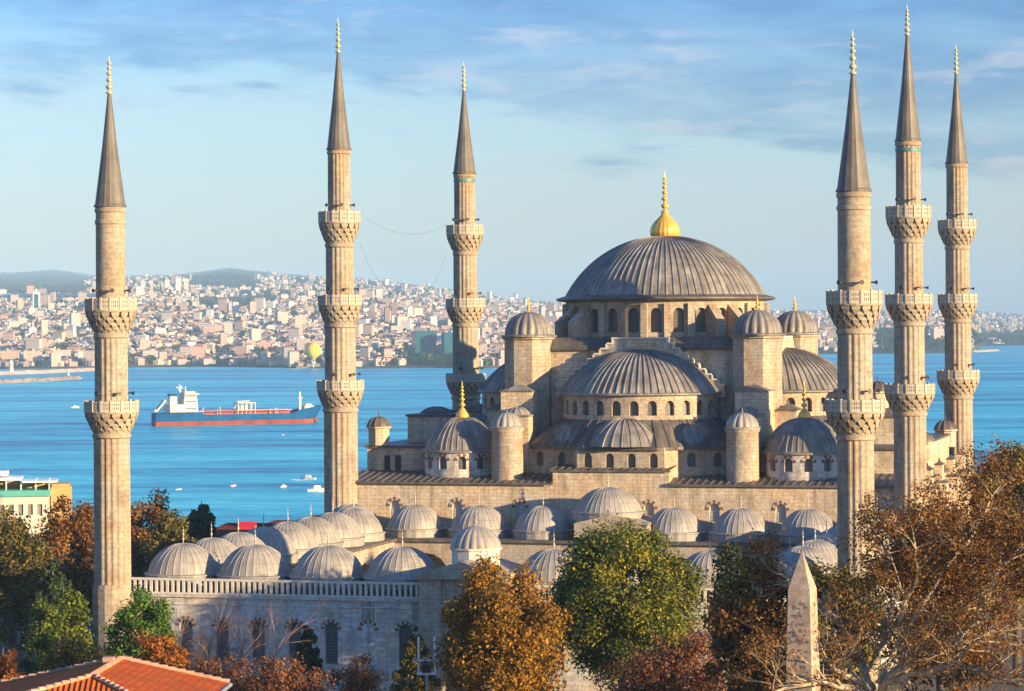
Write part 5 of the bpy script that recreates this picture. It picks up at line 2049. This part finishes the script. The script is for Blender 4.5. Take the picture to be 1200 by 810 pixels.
class City:
    def __init__(self):
        self.v, self.f, self.mi, self.col, self.uv = [], [], [], [], []

    def block(self, x, y, z, w, d, h, rot, wall, roof, hip):
        c, s = math.cos(rot), math.sin(rot)
        o = len(self.v)

        def T(a, b_, zz_):
            return (x + a * c - b_ * s, y + a * s + b_ * c, zz_)
        w2, d2 = w / 2, d / 2
        cs = [(-w2, -d2), (w2, -d2), (w2, d2), (-w2, d2)]
        self.v += [T(a, b_, z - 6) for a, b_ in cs] + [T(a, b_, z + h) for a, b_ in cs]
        for i in range(4):
            j = (i + 1) % 4
            self.f.append((o + i, o + j, o + 4 + j, o + 4 + i))
            self.mi.append(0)
            self.col += [wall] * 4
            l = w if i % 2 == 0 else d
            self.uv += [(0, -6), (l, -6), (l, h), (0, h)]
        if hip:
            e = 0.8
            k = len(self.v)
            rz_ = h + min(w, d) * 0.28
            if w > d:
                rid = [(-(w - d) / 2, 0), ((w - d) / 2 + 0.01, 0)]
            else:
                rid = [(0, -(d - w) / 2), (0, (d - w) / 2 + 0.01)]
            self.v += [T(a * (1 + e / w2 * .5), b_ * (1 + e / d2 * .5), z + h) for a, b_ in cs] + [T(a, b_, z + rz_) for a, b_ in rid]
            fs = [(0, 1, 5, 4), (1, 2, 5), (2, 3, 4, 5), (3, 0, 4)] if w > d else [(0, 1, 4), (1, 2, 5, 4), (2, 3, 5), (3, 0, 4, 5)]
            for q in fs:
                self.f.append(tuple(k + t for t in q))
                self.mi.append(1)
                self.col += [roof] * len(q)
                self.uv += [(0, 0)] * len(q)
        else:
            self.f.append((o + 4, o + 5, o + 6, o + 7))
            self.mi.append(1)
            self.col += [roof] * 4
            self.uv += [(0, 0)] * 4
            if w > 9 and random.random() < 0.6:
                k = len(self.v)
                a0, b0, s2 = random.uniform(-w2 * .4, w2 * .3), random.uniform(-d2 * .4, d2 * .3), 1.6
                q4 = [(a0 - s2, b0 - s2), (a0 + s2, b0 - s2), (a0 + s2, b0 + s2), (a0 - s2, b0 + s2)]
                self.v += [T(a, b_, z + h) for a, b_ in q4] + [T(a, b_, z + h + 2.6) for a, b_ in q4]
                for i in range(4):
                    j = (i + 1) % 4
                    self.f.append((k + i, k + j, k + 4 + j, k + 4 + i))
                    self.mi.append(0)
                    self.col += [wall] * 4
                    self.uv += [(0, 2.0)] * 4
                self.f.append((k + 4, k + 5, k + 6, k + 7))
                self.mi.append(1)
                self.col += [roof] * 4
                self.uv += [(0, 0)] * 4

    def build(self, name, loc_=None):
        me = bpy.data.meshes.new(name)
        me.from_pydata(self.v, [], self.f)
        me.polygons.foreach_set('material_index', self.mi)
        ca = me.color_attributes.new('paint', 'FLOAT_COLOR', 'CORNER')
        ca.data.foreach_set('color', np.array([(*c, 1) for c in self.col], dtype=np.float32).ravel())
        lay = me.uv_layers.new(name='UVMap')
        lay.data.foreach_set('uv', np.array(self.uv, dtype=np.float32).ravel())
        me.materials.append(M['facade'])
        me.materials.append(M['roofing'])
        me.update()
        o = bpy.data.objects.new(name, me)
        scene.collection.objects.link(o)
        if loc_:
            o.location = loc_
        return o


def wooded(px, py):
    if px < 100 and py < 346:
        return True
    if 225 < px < 335 and py < 337:
        return not (300 < px and py > 322)
    if 232 < px < 322 and 349 < py < 364:
        return True
    if 1025 < px < 1112 and 388 < py and not (1088 < px < 1112 and py < 399):
        return True
    if px > 1138 and py > 390:
        return True
    return False


random.seed(77)
spots = []
tries = 0
while len(spots) < 9500 and tries < 90000:
    tries += 1
    if random.random() < 0.84:
        px = random.uniform(-120, 660)
    else:
        px = random.uniform(860, 1330)
    Ys, ys_, hz = controls(px)
    lo = min(ys_) + 1.0
    py = random.uniform(lo, ys_[0] - 1.0)
    if wooded(px, py):
        continue
    if 474 < px < 545 and py > 408:
        continue
    # fewer houses high on the hills
    if py < 350 and random.random() < 0.35:
        continue
    x, y, z = land_at(px, py)
    spots.append((px, py, x, y, z))


def dims(px, py, y):
    tall = random.random()
    w, d = random.uniform(8, 15), random.uniform(8, 12)
    h = random.uniform(6, 13)
    if tall > 0.965:
        w, d, h = random.uniform(12, 24), random.uniform(10, 16), random.uniform(16, 34)
    if py > 412:
        h *= 0.8
    return w, d, h


in_frame = [s for s in spots if -5 < s[0] < 640]
in_frame.sort(key=lambda s: s[3])
near = set(id(s) for s in in_frame[:330:1][:262])
CL = {
    (0, True): 'small cream apartment block with a red roof, one of many packed along the far shore',
    (1, True): 'small pink apartment block with a red roof, one of many packed along the far shore',
    (0, False): 'small cream flat-roofed apartment block, one of many packed along the far shore',
    (1, False): 'small pink flat-roofed apartment block, one of many packed along the far shore',
}
CGN = {(0, True): 'cream red-roofed blocks on the far shore', (1, True): 'pink red-roofed blocks on the far shore',
       (0, False): 'cream flat-roofed blocks on the far shore', (1, False): 'pink flat-roofed blocks on the far shore'}
protos = {}
mass = City()
for s in spots:
    px, py, x, y, z = s
    rot = random.uniform(-0.5, 0.5)
    if id(s) in near:
        pinkish = random.random() < 0.45
        hip = random.random() < 0.55
        key = (int(pinkish), hip)
        vi = random.randint(0, 5)
        pk_ = (key, vi)
        if pk_ not in protos:
            w, d, h = dims(px, py, y)
            ct = City()
            wall = random.choice([WALLS[1], WALLS[4], WALLS[5]] if pinkish else [WALLS[0], WALLS[2], WALLS[3], WALLS[7]])
            ct.block(0, 0, 0, w, d, h, 0, wall, random.choice([ROOFS[0], ROOFS[1], ROOFS[4]] if hip else [ROOFS[2], ROOFS[3]]), hip)
            o = ct.build('apartment_block', (x, y, z))
            tag(o, CL[key], 'building', CGN[key])
            protos[pk_] = o
        else:
            o = protos[pk_].copy()
            scene.collection.objects.link(o)
            o.location = (x, y, z)
        o.rotation_euler.z = rot
        k = random.uniform(0.8, 1.2)
        o.scale = (k, random.uniform(0.8, 1.2), random.uniform(0.75, 1.2))
    else:
        w, d, h = dims(px, py, y)
        jit = random.uniform(0.85, 1.12)
        wall = tuple(min(0.8, c * jit) for c in random.choice(WALLS))
        mass.block(x, y, z, w, d, h, rot, wall, random.choice(ROOFS), random.random() < 0.5)
mo = mass.build('city')
tag(mo, 'dense pale and pink city of thousands of blocks climbing the far hills', 'city', kind='stuff')


def tower(name, label, px, pyt, pyb, wpx, wall, dpt=0.7, mat=None, cap=None, rot=0.25, cat='building'):
    x, y, z = land_at(px, pyb)
    s = y / FOCAL
    t = thing(name, label, cat, (x, y, z), rot)
    w, h = wpx * s * 0.86, (pyb - pyt) * s
    c = City()
    c.block(0, 0, 0, w, w * dpt, h, 0, wall, (0.3, 0.28, 0.26), False)
    o = c.build('wall')
    o.parent = t
    if mat:
        o.data.materials[0] = mat
    if cap:
        a = MB()
        a.prism([(-w * .35, -w * dpt * .35), (w * .35, -w * dpt * .35), (w * .35, w * dpt * .35), (-w * .35, w * dpt * .35)], h + .02, h + cap * s, scale_top=0.1)
        a.build('roof', M['ship_white'], t)
    return t


m, nt, b = new_mat('teal_curtain_wall')
tc = node(nt, 'ShaderNodeTexCoord')
br = node(nt, 'ShaderNodeTexBrick', {'Vector': tc.outputs['UV'], 'Color1': (0.0, 0.055, 0.085, 1), 'Color2': (0.004, 0.08, 0.11, 1), 'Mortar': (0.03, 0.15, 0.17, 1),
                                     'Scale': 1.0, 'Mortar Size': 0.25, 'Brick Width': 4.0, 'Row Height': 4.0})
br.offset = 0
b.inputs['Specular IOR Level'].default_value = 0.2
nt.links.new(br.outputs['Color'], b.inputs['Base Color'])
b.inputs['Roughness'].default_value = 0.25
M['teal_glass'] = m
tower('glass_office', 'broad dark teal glass office block on the far shore, the wider of two', 497, 387.5, 419, 30, (0.1, 0.2, 0.2), 0.5, M['teal_glass'], rot=0.32)
tower('glass_office', 'narrower dark teal glass slab tucked behind the hall minaret', 525, 389.5, 419, 15, (0.1, 0.2, 0.2), 0.9, M['teal_glass'], rot=0.32)
sk = tower('skyscraper', 'lone white skyscraper with a blue glass front and pointed cap', 43, 343, 366, 10.5, (0.66, 0.66, 0.66), 0.8, None, 5, rot=0.15)
s_k = sk.location.y / FOCAL
a = MB()
a.box(-2.6 * s_k, 2.0 * s_k, -3.75 * s_k, -3.5 * s_k, 0, 21.0 * s_k)
a.build('glazing', M['teal_glass'], sk)
for args in ((462, 354, 382, 8, (0.30, 0.20, 0.17), 'dark brown tower, taller of the dark pair above the teal offices'),
             (453.5, 361, 382, 7, (0.30, 0.19, 0.17), 'dark brown tower, shorter of the dark pair above the teal offices'),
             (208.5, 326, 342, 8, (0.72, 0.62, 0.55), 'pale twin tower on the hill crest, the wider of the two'),
             (218.5, 327, 342, 6.5, (0.70, 0.60, 0.53), 'pale twin tower on the hill crest, the slimmer of the two'),
             (196, 328, 342, 7, (0.62, 0.56, 0.54), 'greyish tower on the crest beside the pale twins'),
             (88, 367, 390, 13, (0.66, 0.54, 0.42), 'tall cream slab tower beside the nearest minaret'),
             (52, 375, 397, 9, (0.64, 0.52, 0.40), 'cream block, slimmer one below the white skyscraper'),
             (40, 377, 397, 7, (0.60, 0.50, 0.40), 'tan slab just left of the slim cream block'),
             (296, 354, 372, 9, (0.60, 0.42, 0.35), 'pink tower standing against the dark wooded slope'),
             (352, 370, 386, 15, (0.66, 0.56, 0.42), 'broad cream block left of the hall minaret'),
             (470, 371, 388, 15, (0.66, 0.56, 0.42), 'broad cream block right under the dark brown towers'),
             (178, 331, 354, 4.5, (0.62, 0.50, 0.42), 'needle-thin tower on the hill right of the nearest minaret'),
             (316, 361, 375, 5, (0.74, 0.70, 0.64), 'slim white tower right of the wooded slope'),
             (1098, 385, 400, 15, (0.62, 0.46, 0.38), 'pink block on the wooded point between the right minarets')):
    tower('tower_block', args[5], args[0], args[1], args[2], args[3], args[4], rot=random.uniform(0.1, 0.5))
# long waterfront blocks at the left
for px, pyt, w, wall, lab in ((12, 411, 26, WALLS[7], 'long ochre waterfront block at the left edge of the far shore'), (37, 411, 21, WALLS[2], 'long cream waterfront block second from the left edge'),
                              (72, 410, 25, WALLS[0], 'long cream-pink waterfront block left of the nearest minaret'), (97, 411, 14, WALLS[3], 'white waterfront block touching the nearest minaret'),
                              (176, 411, 20, WALLS[2], 'pale waterfront block right of the nearest minaret'), (210, 414, 18, WALLS[5], 'pink waterfront warehouse behind the tanker'),
                              (452, 418, 24, WALLS[7], 'low ochre shed on the shore left of the teal offices'), (585, 419, 26, WALLS[5], 'low red-brown shed on the shore right of the teal offices')):
    tower('waterfront_block', lab, px, pyt, 425.5, w, wall, 0.5, rot=random.uniform(-0.05, 0.15))

# woods between the houses: one mass of tree clumps
tv, tr_ = [], []
random.seed(15)
while len(tv) < 4200:
    px = random.choice([random.uniform(-120, 650), random.uniform(1000, 1330)]) if random.random() < 0.5 else random.uniform(-120, 650)
    Ys, ys_, hz = controls(px)
    py = random.uniform(min(ys_) + 0.5, ys_[0] - 1.5)
    if px > 1000 and not (wooded(px, py)):
        continue
    if not wooded(px, py) and random.random() < 0.4:
        continue
    x, y, z = land_at(px, py)
    r = random.uniform(5, 11)
    tv.append((x, y, z + r * 0.6))
    tr_.append(r)
lw = leaf_cloud('woods', L['dark'], np.array(tv), np.array(tr_), 26, 6.5, None, flat=0.8)
tag(lw, 'dark patches of trees scattered between the houses of the far city', 'woods', kind='stuff')

# domed hall on the right point
x, y, z = land_at(1162, 401)
t = thing('domed_hall', 'low white vaulted hall on the far shore right of the last minaret', 'building', (x, y, SEA_Z + 3))
a = MB()
a.dome(0, 0, 4, 36, 14, 24, 0.1, 1, rings=6)
a.lathe([(36, 0), (36, 4)], 24)
a.build('roof', M['ship_white'], t)

# tethered balloon
bx, by, bz = at(367, 411, 4300)
bal = thing('balloon', 'round yellow tethered balloon over the far shore', 'balloon', (bx, by, SEA_Z + 2))
zc = bz - SEA_Z - 2
rB = 9.2 * 4300 / FOCAL
a = MB()
prof = [(0.25 * rB, -1.12 * rB)] + [(rB * math.sin(q) * (1 if q < 1.7 else 0.97), rB * math.cos(q)) for q in [2.75 - 2.72 * k / 16 for k in range(17)]]
a.lathe([(r, z + zc) for r, z in prof], 28, cap=False)
M['balloon'] = plain('yellow_balloon', (0.86, 0.54, 0.03), 0.5, var=0.08)
a.build('envelope', M['balloon'], bal)
a = MB()
a.lathe([(3.2, zc - 1.62 * rB), (3.2, zc - 1.42 * rB)], 12)
for q in range(6):
    c_, s2 = math.cos(q * tau / 6), math.sin(q * tau / 6)
    a.tube([(3 * c_, 3 * s2, zc - 1.42 * rB), (2.8 * c_, 2.8 * s2, zc - 1.1 * rB)], [.25, .25], 4)
a.build('gondola', M['white'], bal)
a = MB()
a.tube([(0, 0, 0), (0, 0, zc - 1.6 * rB)], [1.0, 1.0], 6)
a.build('tether', M['white'], bal)
p, Y = sea_point(367, 431.5)
jt = MB()
jt.box(-26, 26, -10, 10, 0.0, 3.5)
jt.box(-10, 14, -5, 5, 3.51, 8)
tag(jt.build('pier', M['rock'], None, (p[0], p[1], SEA_Z - 0.5)), 'low stone pier on the far shore under the yellow balloon', 'pier')

# road viaduct line on the left hill
va = MB()
pts = [Vector(land_at(px, 356)) + Vector((0, 0, 22)) for px in range(-40, 121, 10)]
va.tube(pts, [5.5] * len(pts), 6)
for q in pts:
    va.box(q.x - 3, q.x + 3, q.y - 3, q.y + 3, q.z - 40, q.z - 3)
tag(va.build('viaduct', M['ship_white']), 'thin pale viaduct crossing the left hillside behind the white skyscraper', 'bridge')

# ------------------------------------------------------------------ air
hm = bpy.data.materials.new('haze')
hm.use_nodes = True
hn = hm.node_tree
hn.nodes.clear()
ho = hn.nodes.new('ShaderNodeOutputMaterial')
pv = hn.nodes.new('ShaderNodeVolumePrincipled')
pv.inputs['Color'].default_value = (0.42, 0.69, 1.0, 1)
pv.inputs['Density'].default_value = HAZE_DENSITY
pv.inputs['Anisotropy'].default_value = -0.22
hn.links.new(pv.outputs[0], ho.inputs['Volume'])
hz_ = MB()
hz_.box(-10000, 10000, -400, 28500, -36, 560)
hob = hz_.build('haze', hm)
hob['kind'] = 'stuff'
hob['label'] = 'pale evening haze over the strait'
